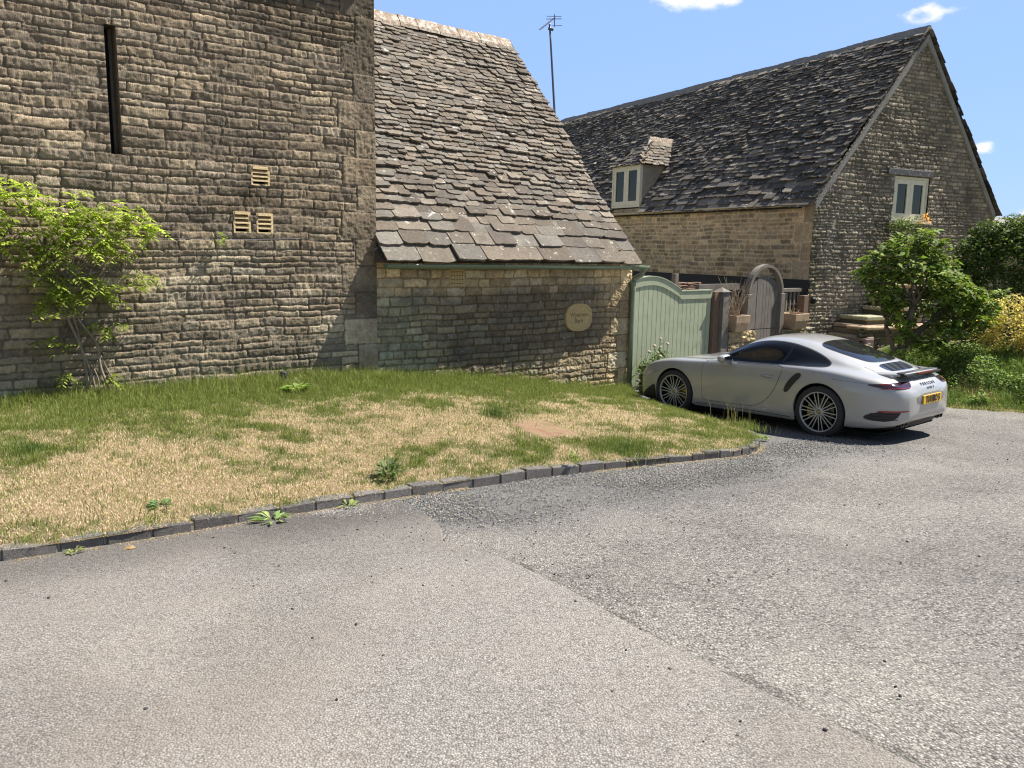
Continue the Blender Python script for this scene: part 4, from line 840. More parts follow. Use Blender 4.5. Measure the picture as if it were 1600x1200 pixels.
# back rail panels + lattice
rl = empty('garden_fence', A(4, -.25, 0), 'grey wooden rail fence with slats, behind the planters either side of the arched gate', 'fence'); mb = MB()
mb.box(bx, (2.15, -.34, 1.68), (3.42, -.24, 1.80)); fixn(mb.build('rail', M['oak_grey'], rl)); mb = MB(); mb.box(bx, (4.6, -.32, 1.60), (5.7, -.24, 1.68), bev=.005); fixn(mb.build('rail', M['oak_grey'], rl)); mb = MB()
for x in [4.72+.15*i for i in range(7)]: mb.box(bx, (x, -.30, .8), (x+.045, -.28, 1.6)); fixn(mb.build('slat', M['oak'], rl)); mb = MB()
for x in (2.95, 3.15, 3.28): mb.box(bx, (x, -.32, .8), (x+.05, -.29, 1.68)); fixn(mb.build('slat', M['oak'], rl)); mb = MB()
for z in (1.05, 1.3):
    mb.box(bx, (4.6, -.325, z), (5.7, -.303, z+.05)); fixn(mb.build('cross_rail', M['oak'], rl)); mb = MB(); mb.box(bx, (2.7, -.345, z), (3.3, -.325, z+.05)); fixn(mb.build('cross_rail', M['oak'], rl)); mb = MB()
mb = MB(); mb.box(bx, (5.62, -.3, .75), (5.80, -.12, 1.52), bev=.01); fixn(mb.build('end_post', M['oak_brown'], rl))
bk = MB(); bk.box(bx, (4.55, -.50, .0), (5.75, -.46, 1.3), (.2, .18, .15)); fixn(bk.build('backing_board', M['oak'], rl))
ag = empty('arched_gate', A(4.0, 0, -.1), 'weathered grey wooden gate under a round topped arch, behind the car roof', 'gate')
xc_, ra = 4.01, .60; mb = MB(); n_ = 22; prof = []
for i in range(n_+1):
    a = math.pi*i/n_; prof.append((xc_-math.cos(a)*ra, 1.60+math.sin(a)*.60))
for i in range(n_):
    (x0, z0), (x1, z1) = prof[i], prof[i+1]; k = .895; f_ = lambda x, z: (xc_+(x-xc_)*k, 1.60+(z-1.60)*k)
    (a0, b0), (a1, b1) = f_(x0, z0), f_(x1, z1)
    mb.hexa([A(a0, -.11, b0), A(a1, -.11, b1), A(a1, .02, b1), A(a0, .02, b0), A(x0, -.11, z0), A(x1, -.11, z1), A(x1, .02, z1), A(x0, .02, z0)])
fixn(mb.build('arch_hoop', M['oak_grey'], ag)); mb = MB(); mb.box(bx, (xc_-ra-.05, -.13, -.1), (xc_-ra+.10, .04, 1.598), bev=.008); fixn(mb.build('side_post', M['oak_grey'], ag)); mb = MB(); mb.box(bx, (xc_+ra-.10, -.13, -.1), (xc_+ra+.05, .04, 1.598), bev=.008)
fixn(mb.build('side_post', M['oak_grey'], ag)); mb = MB(); nb_ = 9; w_ = (2*(ra-.13))/nb_
for i in range(nb_):
    a0 = xc_-ra+.13+i*w_+.004; a1 = a0+w_-.008; xm = (a0+a1)/2
    tz = lambda x: 1.5+.46*math.sqrt(max(0, 1-((x-xc_)/(ra-.08))**2)); d0 = random.Random(i).uniform(-.003, .003)
    mb.prism(lambda a, d, z: A(a, d, z), [(a1, .87), (a0, .87), (a0, tz(a0)), (xm, tz(xm)), (a1, tz(a1))], -.06+d0, -.03+d0); mb.prism(lambda a, d, z: A(a, d, z), [(a1, -.08), (a0, -.08), (a0, .855), (a1, .855)], -.06+d0, -.03+d0)
fixn(mb.build('boards', M['oak_grey'], ag)); mb = MB(); mb.box(bx, (xc_-.45, -.10, 1.35), (xc_+.45, -.062, 1.45)); fixn(mb.build('ledge', M['oak'], ag)); mb = MB(); mb.box(bx, (xc_-.45, -.10, .2), (xc_+.45, -.062, .3)); fixn(mb.build('ledge', M['oak'], ag))
# reddish dead shrub behind the right of the arch
twigs('dead_shrub', 'small reddish dead shrub against the black wall, right of the arched gate', A(4.95, -.75, 1.0), 60, .5, 1.05, .3, (.25, .13, .09), 8, r=.007)
# ================================================================== STEPS AND RETAINING WALL
st = empty('stone_steps', hx(1.8, .6, -.1), 'rough stone steps climbing along the gable beside a dry stone wall', 'steps')
stone_wall('side_wall', lambda x, y, z: hx(x, y+1.0, z), .60, 5.2, -.35, .84, .018, 141, st, M['rough_stone'], pal=[(.22, .19, .145), (.17, .15, .12), (.28, .245, .18), (.2, .18, .15)], ch=(.06, .12), cw=(.15, .4), mort=.04, rough=.02, depthvar=.03, mcol=(.05, .045, .035))
mb = MB(); rg = random.Random(3)
mb.box(hx, (.8, .1, -.35), (5.2, .985, .80), (.2, .17, .13)); fixn(mb.build('wall_core', M['rough_stone'], st)); mb = MB(); x = .72
while x < 5.0: w_ = rg.uniform(.5, .95); mb.box(hx, (x, .5, .80), (x+w_-.02, 1.05+rg.uniform(-.03, .03), .88+rg.uniform(-.015, .02)), (.48, .375, .265), bev=.02); x += w_
fixn(mb.build('coping', M['rough_stone'], st))
for k, (x, z) in enumerate([(.7, .68), (.85, .9), (1.0, 1.08), (1.75, 1.27), (1.95, 1.45), (2.1, 1.63), (2.5, 1.77), (2.9, 1.92), (3.3, 2.07)]):
    mb = MB(); mb.box(hx, (x, .05, z-.09), (x+1.05, .82, z), (.47*rg.uniform(.8, 1.1), .375*rg.uniform(.9, 1.05), .27), bev=.018); mb.box(hx, (x+.06, .06, z-.35), (x+1.15, .78, z-.088), (.16, .14, .11)); fixn(mb.build('step', M['rough_stone'], st))
mb = MB()
for k in range(26): x = rg.uniform(.1, .8); mb.box(hx, (x, rg.uniform(.3, .9), -.2+rg.uniform(0, .3)), (x+rg.uniform(.12, .3), rg.uniform(1.0, 1.15), .05+x*.75+rg.uniform(-.1, .1)), (.34*rg.uniform(.6, 1.1), .29*rg.uniform(.6, 1.1), .21), bev=.02)
fixn(mb.build('rubble', M['rough_stone'], st))
bw_ = empty('boundary_wall', (11, 17.6, 0), 'shaded dry stone wall behind the shrubs on the right', 'wall')
stone_wall('wall', lambda x, y, z: np.array([x, 17.4-.25*(x-8)-y, z]) if np.ndim(x) == 0 else None, 9.6, 17, -.3, 1.5, .03, 142, bw_, M['rough_stone'], pal=[(.2, .18, .14), (.26, .23, .18)], ch=(.08, .14), mort=.03, mcol=(.06, .05, .04))
# iron cover, post stub
mc = empty('iron_cover', A(-4.74, 3.27, .3), 'rusty ribbed iron cover sunk in the lawn', 'drain cover')
zc0 = float(lawn_z(np.array([-4.74]), np.array([3.27/Dk(-4.74)]))[0]); zl_ = lambda s, d: float(lawn_z(np.array([s]), np.array([d/Dk(s)]))[0])-.014
mb = MB(); c4 = [(-5.0, 2.97), (-4.5, 2.97), (-4.5, 3.57), (-5.0, 3.57)]
mb.hexa([A(s, d, zl_(s, d)-.05) for s, d in c4]+[A(s, d, zl_(s, d)) for s, d in c4]); fixn(mb.build('plate', plain('rust_plate', (.09, .045, .035), .9, var=.2), mc)); mb = MB()
for i in range(11):
    d = 3.0+i*.052
    for j in range(4): s = -4.985+j*.122; mb.hexa([A(a, b, zl_(a, b)+h) for h in (0, .014) for a, b in ((s, d), (s+.105, d), (s+.105, d+.028), (s, d+.028))])
fixn(mb.build('rib', M['rust'], mc))
mb = MB(); zz = .63; mb.tube([A(-6.62, .35, zz-.1), A(-6.62, .35, zz+.19), A(-6.62, .35, zz+.2)], [.04, .04, .034], n=14); mb.tube([A(-6.62, .35, zz+.14), A(-6.62, .35, zz+.16)], .046, n=14)
tag(fixn(mb.build('ground_spike_light', plain('grey_plastic', (.045, .045, .05), .5), smooth=False)), 'short dark bollard stub in the grass against the barn', 'bollard')
# ================================================================== THE CAR (local: +X nose, +Y left side, Z up, origin on the ground under the rear axle)
def pchip(x, y, xq):
    x = np.asarray(x, float); y = np.asarray(y, float); h = np.diff(x); dl = np.diff(y)/h; m = np.zeros_like(y)
    w1 = 2*h[1:]+h[:-1]; w2 = h[1:]+2*h[:-1]; ok = dl[:-1]*dl[1:] > 0
    with np.errstate(divide='ignore', invalid='ignore'): m[1:-1] = np.where(ok, (w1+w2)/(w1/dl[:-1]+w2/dl[1:]), 0)
    m[0] = dl[0]; m[-1] = dl[-1]; i = np.clip(np.searchsorted(x, xq)-1, 0, len(x)-2); t = (xq-x[i])/h[i]
    return (2*t**3-3*t**2+1)*y[i]+(t**3-2*t**2+t)*h[i]*m[i]+(-2*t**3+3*t**2)*y[i+1]+(t**3-t**2)*h[i]*m[i+1]
def tab(s): 
    a = [tuple(float(v) for v in p.split(':')) for p in s.split()]; return [p[0] for p in a], [p[1] for p in a]
TB = dict(
 ym='0:.22 .03:.47 .08:.61 .15:.70 .25:.775 .4:.835 .65:.88 .935:.897 1.25:.885 1.5:.868 1.8:.862 2.1:.862 2.5:.872 2.9:.905 3.15:.93 3.385:.94 3.6:.938 3.85:.92 4.1:.875 4.28:.81 4.4:.72 4.46:.62 4.49:.48 4.505:.3',
 zb='0:.36 .03:.24 .08:.18 .15:.155 .25:.15 .65:.15 2:.15 3.4:.16 3.85:.18 4.1:.20 4.28:.23 4.4:.27 4.46:.31 4.49:.37 4.505:.45',
 zc='0:.50 .03:.575 .08:.625 .15:.66 .25:.71 .4:.762 .65:.825 .935:.872 1.25:.90 1.52:.928 1.62:.968 1.9:1.13 2.15:1.24 2.40:1.288 2.6:1.294 2.9:1.268 3.2:1.205 3.5:1.115 3.75:1.025 3.95:.952 4.1:.905 4.28:.845 4.4:.79 4.46:.74 4.49:.68 4.505:.60',
 zr='0:.46 .03:.54 .08:.585 .15:.625 .25:.69 .4:.765 .65:.832 .935:.865 1.25:.875 1.5:.882 1.8:.897 2.1:.905 2.5:.915 2.9:.928 3.15:.935 3.385:.932 3.6:.918 3.85:.888 4.1:.85 4.28:.808 4.4:.75 4.46:.70 4.49:.65 4.505:.58',
 yr='0:.15 .03:.37 .08:.50 .15:.585 .25:.65 .4:.70 .65:.735 .935:.755 1.25:.76 1.5:.765 1.8:.775 2.1:.785 2.5:.795 2.9:.80 3.15:.805 3.385:.80 3.6:.785 3.85:.75 4.1:.70 4.28:.63 4.4:.55 4.46:.46 4.49:.35 4.505:.2',
 y9='0:.08 .15:.36 .4:.45 .65:.48 .935:.50 1.25:.53 1.52:.60 1.62:.63 1.75:.63 1.9:.615 2.15:.585 2.40:.565 2.6:.56 2.9:.56 3.2:.56 3.5:.56 3.75:.555 3.95:.53 4.1:.50 4.28:.45 4.4:.38 4.49:.24 4.505:.14',
 z9='0:.49 .15:.65 .4:.753 .65:.812 .935:.855 1.25:.874 1.52:.89 1.62:.922 1.75:.985 1.9:1.055 2.15:1.165 2.40:1.222 2.6:1.232 2.9:1.203 3.2:1.135 3.5:1.05 3.75:.975 3.95:.918 4.1:.872 4.28:.832 4.4:.775 4.49:.67 4.505:.595',
 y8='0:.12 .15:.48 .4:.58 .65:.62 .935:.64 1.25:.66 1.6:.715 1.75:.725 1.9:.73 2.15:.725 2.40:.715 2.6:.71 2.9:.71 3.2:.71 3.5:.70 3.75:.67 3.95:.63 4.1:.60 4.28:.54 4.4:.46 4.49:.29 4.505:.17',
 z8='0:.475 .15:.645 .4:.768 .65:.83 .935:.866 1.25:.876 1.6:.895 1.75:.93 1.9:.962 2.15:1.012 2.40:1.06 2.6:1.065 2.9:1.048 3.2:1.012 3.5:.968 3.75:.93 3.95:.893 4.1:.862 4.28:.822 4.4:.763 4.49:.66 4.505:.588')
TB = {k: tab(v) for k, v in TB.items()}
NU, NV = 440, 150
tt = np.linspace(0, 1, NU); XS = 4.505*(tt+.035*np.sin(2*np.pi*tt)*-1.0)
XS = np.sort(np.concatenate([[0, .006, .015, .03], XS[(XS > .04) & (XS < 4.47)], 4.505-np.array([.03, .024, .018, .013, .009, .006, .003, .0])])); NU = len(XS)
g = {k: pchip(*v, XS) for k, v in TB.items()}
ym, zb, zc, zr, yr = g['ym'], g['zb'], g['zc'], g['zr'], g['yr']; hgt = zr-zb
bul = np.exp(-((XS-3.35)/.55)**2)
cp = [(0*XS, zb+.0), (.5*ym, zb), (ym*.90, zb+.004), (ym*.965, zb+.05*hgt), (ym*.985-.012*(1-bul)*(XS > 1.3)*(XS < 3), zb+.22*hgt), (ym*.998-.01*(1-bul)*(XS > 1.3)*(XS < 3), zb+.45*hgt), (ym, zb+.66*hgt), (ym-.018*(ym/.9), zb+.84*hgt), (yr+.62*(ym-yr), zr-.028*np.clip(hgt/.7, 0, 1)), (yr, zr),
      (g['y8'], g['z8']), (.55*(g['y8']+g['y9'])-.05*g['y8'], .5*(g['z8']+g['z9'])+.006*((XS > 1.6) & (XS < 3.6))), (g['y9'], g['z9']), (g['y9']*.80, g['z9']+.62*(zc-g['z9'])), (g['y9']*.5, zc-.10*np.abs(zc-g['z9'])), (0*XS, zc)]
CPY = np.array([c[0] for c in cp]); CPZ = np.array([c[1] for c in cp]); nc = len(cp)
# Catmull-Rom across v with chord-length parameters
def crow(Yp, Zp, nv):
    P = np.stack([Yp, Zp], 1); ch = np.r_[0, np.cumsum(np.sqrt(np.maximum(np.linalg.norm(np.diff(P, axis=0), axis=1), 1e-4)))]; ch /= ch[-1]
    q = np.linspace(0, 1, nv); return np.stack([pchip(ch, P[:, 0], q), pchip(ch, P[:, 1], q)], 1)
CHR = None
BY = np.zeros((NU, NV)); BZ = np.zeros((NU, NV))
for i in range(NU):
    r_ = crow(CPY[:, i], CPZ[:, i], NV); BY[i], BZ[i] = r_[:, 0], r_[:, 1]
for _ in range(26):   # fair the surface
    for Bq, sg in ((BY, -1), (BZ, 1)):
        e0 = sg*Bq[:, 1:2]; e1 = sg*Bq[:, -2:-1]; ext = np.concatenate([e0, Bq, e1], 1); sm = (ext[:, :-2]+ext[:, 2:])/2
        Bq += .5*(sm-Bq)
        q = Bq.copy(); q[8:-8] += .5*((Bq[7:-9]+Bq[9:-7])/2-Bq[8:-8]); Bq[:] = q
    BY[:, 0] = 0; BY[:, -1] = 0
XS2 = np.where(XS > 3.80, 3.80+(XS-3.80)*.90, XS); BX = np.repeat(XS2[:, None], NV, 1)
# bow the nose and tail sections in plan
# wheel arches: snap vertices to the arch circle
ARCH = [(.935, .352, .368), (3.385, .358, .382)]
side = BY > .5
for (ax, az, ar) in ARCH:
    d = np.hypot(BX-ax, BZ-az); m = side & (np.abs(d-ar) < .0085) & (BZ < .9)
    BX = np.where(m, ax+(BX-ax)*ar/d, BX); BZ = np.where(m, az+(BZ-az)*ar/d, BZ)
def tolocal(x, y, z): return np.stack([3.385-x, y, z], -1)
VL = tolocal(BX, BY, BZ); VR = VL.copy(); VR[..., 1] *= -1
idx = np.arange(NU*NV).reshape(NU, NV); FL = np.stack([idx[:-1, :-1], idx[:-1, 1:], idx[1:, 1:], idx[1:, :-1]], -1)
xc = (BX[:-1, :-1]+BX[1:, 1:]+BX[1:, :-1]+BX[:-1, 1:])/4; zc_ = (BZ[:-1, :-1]+BZ[1:, 1:]+BZ[1:, :-1]+BZ[:-1, 1:])/4; yc = (BY[:-1, :-1]+BY[1:, 1:])/2
solid = FL.reshape(-1, 4); kp = np.ones(xc.shape, bool)
for (ax, az, ar) in ARCH: kp &= ~((np.hypot(xc-ax, zc_-az) < ar-.001) & (yc > .5)); kp &= ~((np.abs(xc-ax) < ar) & (zc_ < .2) & (yc > .45))
Vall = np.concatenate([VL.reshape(-1, 3), VR.reshape(-1, 3)]); off = NU*NV
capf = []; nb0 = len(Vall)
for ci, row in enumerate((0, NU-1)):
    ctr = VL[row].copy(); Vall = np.concatenate([Vall, [[ctr[0, 0], 0, ctr[:, 2].mean()]]]); cidx = nb0+ci
    for j in range(NV-1):
        a, b = idx[row, j], idx[row, j+1]; f1 = (a, b, cidx, cidx); capf += [(a, b, cidx), (b+off, a+off, cidx)]
Fs = np.concatenate([solid, (solid+off)[:, ::-1]]); Fk = FL[kp].reshape(-1, 4); Fk = np.concatenate([Fk, (Fk+off)[:, ::-1]])
bvh = BVHTree.FromPolygons([tuple(v) for v in Vall.tolist()], [tuple(f) for f in Fs.tolist()]+[tuple(int(q) for q in f) for f in capf])
RP = np.array([4.10, 10.61]); FPp = np.array([2.535, 12.46]); hd_ = (FPp-RP)/np.linalg.norm(FPp-RP); lf_ = np.array([-hd_[1], hd_[0]])
co = RP-lf_*.885; gr0 = float(gz(co[1])); gr1 = float(gz(co[1]+hd_[1]*2.45)); yaw = math.atan2(hd_[1], hd_[0]); pit = -math.atan2(gr1-gr0, 2.45)
car = empty('sports_car', (co[0], co[1], gr0+.004), 'light grey two door sports car with a rear wing, parked nose to the green gate', 'car', rot=(0, pit, yaw))
def paint():
    m, nt, b = nodes('grey_car_paint'); n1 = _noise(nt, 2.5, 3)
    c = _mix(nt, _ramp(nt, n1, .3, .7), (.35, .35, .345), (.37, .37, .365)); nt.links.new(c, b.inputs['Base Color']); b.inputs['Roughness'].default_value = .36; b.inputs['Metallic'].default_value = .15
    b.inputs['Coat Weight'].default_value = 1; b.inputs['Coat Roughness'].default_value = .035; b.inputs['Specular IOR Level'].default_value = .5; return m
M['paint'] = paint()
M['black_gloss'] = plain('gloss_black', (.012, .012, .014), .12, coat=.6); M['black_trim'] = plain('black_trim', (.02, .02, .022), .55); M['rubber'] = plain('tyre_rubber', (.028, .028, .03), .8, bump=.2)
M['alloy'] = plain('machined_alloy', (.42, .42, .41), .35, metal=.25); M['alloy_dark'] = plain('dark_alloy', (.025, .025, .028), .35, metal=.3); M['disc'] = plain('brake_disc', (.2, .2, .2), .35, metal=.9)
M['yellow'] = plain('yellow_caliper', (.55, .36, .03), .4, coat=.5); M['red_lens'] = plain('red_lens', (.22, .012, .015), .12, coat=.8); M['smoke_lens'] = plain('smoked_lens', (.03, .008, .012), .08, coat=.9)
M['plate'] = plain('yellow_plate', (.62, .37, .03), .45); M['plate_text'] = plain('plate_text', (.012, .012, .012), .5); M['chrome'] = plain('chrome', (.7, .7, .72), .12, metal=1)
M['red_reflector'] = plain('red_reflector', (.33, .02, .012), .25, coat=.5); M['clear_lens'] = plain('clear_lens', (.35, .36, .38), .08, coat=1, spec=.9)
body = mesh_np('body', Vall, [Fk, np.array(capf)], M['paint'], car, smooth=True, local=True)
def local_obj(mb, name, mat, parent=car, smooth=False):
    o = mb.build(name, mat, parent, smooth=smooth, local=True); return fixn(o)
def hit(o, d):
    h = bvh.ray_cast(Vector(o), Vector(d)); return h
def closed(pts, it=3, corner=()):
    pts = [np.array(p, float) for p in pts]
    for _ in range(it):
        q = []
        for a, b in zip(pts, pts[1:]+pts[:1]): q += [a*.75+b*.25, a*.25+b*.75]
        pts = q
    return pts
def patch(name, pts, mode, offset, mat, parent=car, it=2, rings=9, mirror=False, axis=3.6, grow=0, ymax=None):
    """pts in (x,z) for side, (x,y) for top, (y,z) for rear/front, (theta,z) for cyl; x measured back from the nose"""
    P = np.array(closed(pts, it)); 
    out = []
    for i in range(len(P)):  # resample edges
        a, b = P[i], P[(i+1) % len(P)]; n = max(1, int(np.linalg.norm(b-a)*(1 if mode != 'cyl' else .8)/.03)); out += [a+(b-a)*k/n for k in range(n)]
    P = np.array(out); c = P.mean(0)
    if grow:
        nx_ = np.roll(P, -1, 0)-np.roll(P, 1, 0); nn = np.stack([nx_[:, 1], -nx_[:, 0]], 1); nn /= np.linalg.norm(nn, axis=1)[:, None]+1e-9
        if ((P-c)*nn).sum() < 0: nn = -nn
        P = P+nn*grow
    n = len(P); vs = []; 
    for k in range(rings+1):
        f_ = 1-k/rings
        for p in (P if k < rings else [c]):
            q = c+(p-c)*f_
            if mode == 'side': o, d = (3.385-q[0], 2, q[1]), (0, -1, 0)
            elif mode == 'top': o, d = (3.385-q[0], q[1], 3), (0, 0, -1)
            elif mode == 'rear': o, d = (-3, q[0], q[1]), (1, 0, 0)
            elif mode == 'front': o, d = (6, q[0], q[1]), (-1, 0, 0)
            elif mode == 'cyl':
                cx = 3.385-axis; dx, dy = -math.cos(q[0]), math.sin(q[0]); o, d = (cx+dx*3, dy*3, q[1]), (-dx, -dy, 0)
            loc, nr, _, _ = hit(o, d)
            if loc is None:
                loc, nr, _, _ = bvh.find_nearest(Vector(o)+Vector(d)*2)
            if nr.dot(Vector(d)) > 0: nr = -nr
            v = loc+nr*offset; vs.append((v.x, v.y, v.z))
    fs = []
    for k in range(rings-1): fs += [(k*n+i, k*n+(i+1) % n, (k+1)*n+(i+1) % n, (k+1)*n+i) for i in range(n)]
    fs += [((rings-1)*n+i, (rings-1)*n+(i+1) % n, rings*n) for i in range(n)]
    mb = MB(); mb.add(vs, fs)
    # small skirt so the patch has an edge
    b = len(mb.v); base = [Vector(v) for v in vs[:n]]
    o = local_obj(mb, name, mat, parent, True)
    if mirror:
        mb = MB(); mb.add([(x, -y, z) for x, y, z in vs], fs); local_obj(mb, name, mat, parent, True)
    return o
# glass
dlo = [(1.64, .905), (1.76, .985), (1.95, 1.085), (2.18, 1.172), (2.45, 1.215), (2.75, 1.205), (3.02, 1.150), (3.25, 1.075), (3.41, .995), (3.43, .955), (3.34, .940), (2.95, .935), (2.40, .925), (1.95, .915)]
patch('window_seal', dlo, 'side', .0015, M['black_trim'], grow=.012, mirror=True, it=2)
patch('side_window', dlo, 'side', .004, M['glass'], mirror=True, it=2, rings=12)
mb = MB()
patch('window_pillar', [(2.73, .940), (2.775, .940), (2.86, 1.175), (2.82, 1.18)], 'side', .0055, M['black_gloss'], it=0, mirror=True, rings=5)
ws = [(1.57, 0), (1.575, .3), (1.63, .52), (1.72, .60), (1.90, .585), (2.10, .545), (2.13, .3), (2.145, 0), (2.13, -.3), (2.10, -.545), (1.90, -.585), (1.72, -.60), (1.63, -.52), (1.575, -.3)]
patch('windscreen', ws, 'top', .004, M['glass'], it=2)
rw = [(3.08, 0), (3.09, .27), (3.13, .44), (3.22, .485), (3.50, .465), (3.72, .41), (3.79, .34), (3.815, .15), (3.82, 0), (3.815, -.15), (3.79, -.34), (3.72, -.41), (3.50, -.465), (3.22, -.485), (3.13, -.44), (3.09, -.27)]
patch('rear_window_seal', rw, 'top', .0015, M['black_trim'], grow=.014, it=2)
patch('rear_window', rw, 'top', .004, M['glass'], it=2)
# doors with their shut lines
door = [(1.46, .86), (1.45, .60), (1.46, .33), (1.48, .285), (1.85, .282), (2.28, .285), (2.44, .33), (2.60, .45), (2.72, .62), (2.785, .80), (2.80, .912), (2.4, .900), (2.0, .890), (1.56, .878)]
patch('door_gap', door, 'side', .0015, M['dark'], grow=.0055, mirror=True, it=1, rings=8)
patch('door', door, 'side', .003, M['paint'], it=1, rings=12, mirror=True)
for o in [q for q in bpy.data.objects if q.name.startswith('door') and 'gap' not in q.name][:1]:
    mb = MB()
    for k in range(2): pass
    hy = lambda x, z: bvh.ray_cast(Vector((3.385-x, 2, z)), Vector((0, -1, 0)))[0].y
    mb.tube([(3.385-x, hy(x, .745)+.016-abs(x-2.57)**2*.9, .745) for x in (2.46, 2.50, 2.54, 2.58, 2.62, 2.66)], [.006, .014, .016, .016, .014, .006], n=8); local_obj(mb, 'door_handle', M['paint'], o, True)
# sill crease / rocker black
mb = MB(); mb.tube([(3.385-x, hy(x, .225)+.002, .222) for x in np.linspace(1.36, 2.95, 20)], .004, n=6); local_obj(mb, 'sill_line', M['black_trim'])
fl = MB(); 
def seam(name, pts3, mode='side', r=.0028, mirror=True):
    vs = []
    for p in pts3:
        if mode == 'side': loc = hit((3.385-p[0], 2, p[1]), (0, -1, 0))[0]
        elif mode == 'top': loc = hit((3.385-p[0], p[1], 3), (0, 0, -1))[0]
        else: loc = hit((-3, p[0], p[1]), (1, 0, 0))[0]
        if loc is not None: vs.append(loc)
    mb = MB(); mb.tube(vs, r, n=5)
    local_obj(mb, name, M['black_trim'])
    if mirror: mb = MB(); mb.tube([Vector((v.x, -v.y, v.z)) for v in vs], r, n=5); local_obj(mb, name, M['black_trim'])
seam('bonnet_gap', [(x, .56+.10*math.sin((x-.3)*1.6)) for x in np.linspace(.42, 1.40, 24)], 'top')
seam('bumper_gap', [(x, .80-.05*(x-3.65)) for x in np.linspace(3.56, 4.06, 14)], 'side', r=.0016)
seam('front_bumper_gap', [(x, .60+.35*(x-.5)) for x in np.linspace(.42, .64, 8)], 'side')
seam('deck_gap', [(3.80+.35*k/12, .56) for k in range(13)], 'top')
0 and patch('fuel_flap', [(1.12, .70), (1.27, .70), (1.27, .58), (1.12, .58)], 'side', .0002, M['paint'], it=3, rings=3)
# side air intake
si = [(3.105, .835), (3.04, .84), (2.96, .775), (2.88, .67), (2.845, .585), (2.86, .555), (2.91, .56), (2.975, .64), (3.05, .73), (3.11, .79)]
patch('intake_lip', si, 'side', .0018, M['paint'], grow=.012, mirror=True, it=2, rings=5)
patch('side_intake', si, 'side', .0035, M['black_trim'], mirror=True, it=2, rings=5)
# lamps
tl = [(1.17, .775), (.95, .79), (.70, .80), (.52, .803), (.50, .785), (.53, .735), (.62, .722), (.85, .728), (1.02, .745)]
patch('tail_light', tl, 'cyl', .006, M['smoke_lens'], it=1, rings=6, mirror=True)
for o in [q for q in bpy.data.objects if q.name.startswith('tail_light')]:
    sg = -1 if '.' in o.name else 1
    for z0, z1 in ((.785, .792), (.735, .743)):
        vs = [];
        for th in np.linspace(.56, .98, 18):
            dx, dy = -math.cos(th), math.sin(th)
            for z in (z0-.006*(th > .9), z1-.006*(th > .9)):
                loc, nr, _, _ = hit((3.385-3.6+dx*3, dy*3, z), (-dx, -dy, 0)); v = loc+Vector((dx, dy, 0))*.010; vs.append((v.x, v.y*sg, v.z))
        mb = MB(); mb.add(vs, [(2*i, 2*i+2, 2*i+3, 2*i+1) for i in range(17)]); local_obj(mb, 'light_strip', M['red_lens'], o)
patch('headlight', [(.42, .66), (.33, .62), (.26, .545), (.27, .505), (.36, .52), (.47, .575), (.52, .64)], 'side', .004, M['clear_lens'], it=2, rings=5, mirror=True)
patch('side_marker', [(.575, .675), (.475, .672), (.50, .648), (.575, .643)], 'side', .004, M['clear_lens'], it=1, rings=3, mirror=True)
patch('front_intake', [(.16, .20), (.30, .29), (.47, .40), (.555, .43), (.565, .30), (.575, .165), (.18, .158)], 'side', .003, M['black_trim'], it=1, rings=5, mirror=True)
patch('front_grille', [(-.45, .24), (.45, .24), (.42, .36), (-.42, .36)], 'front', .003, M['black_trim'], it=1)
# rear bumper details
patch('rear_vent', [(1.12, .40), (.93, .455), (.72, .455), (.74, .40), (.84, .315), (1.12, .325), (1.17, .36)], 'cyl', .004, M['black_trim'], it=1, rings=5, mirror=True)
patch('reflector', [(1.02, .457), (.60, .457), (.60, .440), (.98, .438)], 'cyl', .008, M['red_reflector'], it=1, rings=3, mirror=True)
mb = MB()
for sgn in (1, -1):
    for k in range(3):
        th = .80; z = .345+k*.035; pts = []
        for th in (.76, .86, .98, 1.08):
            dx, dy = -math.cos(th), math.sin(th); loc = hit((3.385-3.6+dx*3, dy*3, z), (-dx, -dy, 0))[0]; pts.append(Vector((loc.x+dx*.008, (loc.y+dy*.008)*sgn, loc.z)))
        mb = MB(); mb.tube(pts, .005, n=5); local_obj(mb, 'vent_slat', M['alloy_dark'])
patch('plate_recess', [(.40, .645), (.36, .50), (-.36, .50), (-.40, .645)], 'rear', .003, plain('recess_grey', (.17, .175, .18), .5), it=1, rings=5)
pz, px = .565, None
loc = hit((-3, 0, pz), (1, 0, 0))[0]; loc2 = hit((-3, .26, pz), (1, 0, 0))[0]; px = min(loc.x, loc2.x)-.020
pm = MB(); pm.box(lambda a, b, c: (px+b, a, pz+c), (-.26, -.001, -.056), (.26, .02, .056), bev=.001); npl = local_obj(pm, 'number_plate', M['plate'])
text_mesh('plate_text', 'TU15BO S', .118, basis((px-.0045, .0, pz), (0, -1, 0), (0, 0, 1)), M['plate_text'], npl, ext=.001, sx=.78, local=True, bold=.0035)
def onrear(y, z, pad=.004): l_, nr, _, _ = hit((-3, y, z), (1, 0, 0)); return l_, nr
def rear_text(name, s, size, z, sp, mat, shear=0, bold=0):
    for i, ch_ in enumerate(s):
        if ch_ == ' ': continue
        y = -(i-(len(s)-1)/2)*sp; l_, nr = onrear(y, z); nr = nr if nr.x < 0 else -nr
        x_ = Vector((0, -1, 0)); x_ = (x_-nr*x_.dot(nr)).normalized(); y_ = nr.cross(x_)
        text_mesh(name, ch_, size, basis(l_+nr*.004, x_, y_), mat, car, ext=.0008, local=True, shear=shear, bold=bold)
M['badge'] = plain('badge_black', (.02, .02, .025), .25)
rear_text('badge_letter', 'PORSCHE', .055, .755, .062, M['badge'], bold=.0018)
rear_text('script_letter', 'turbo S', .05, .708, .030, M['badge'], shear=.3, bold=.001)
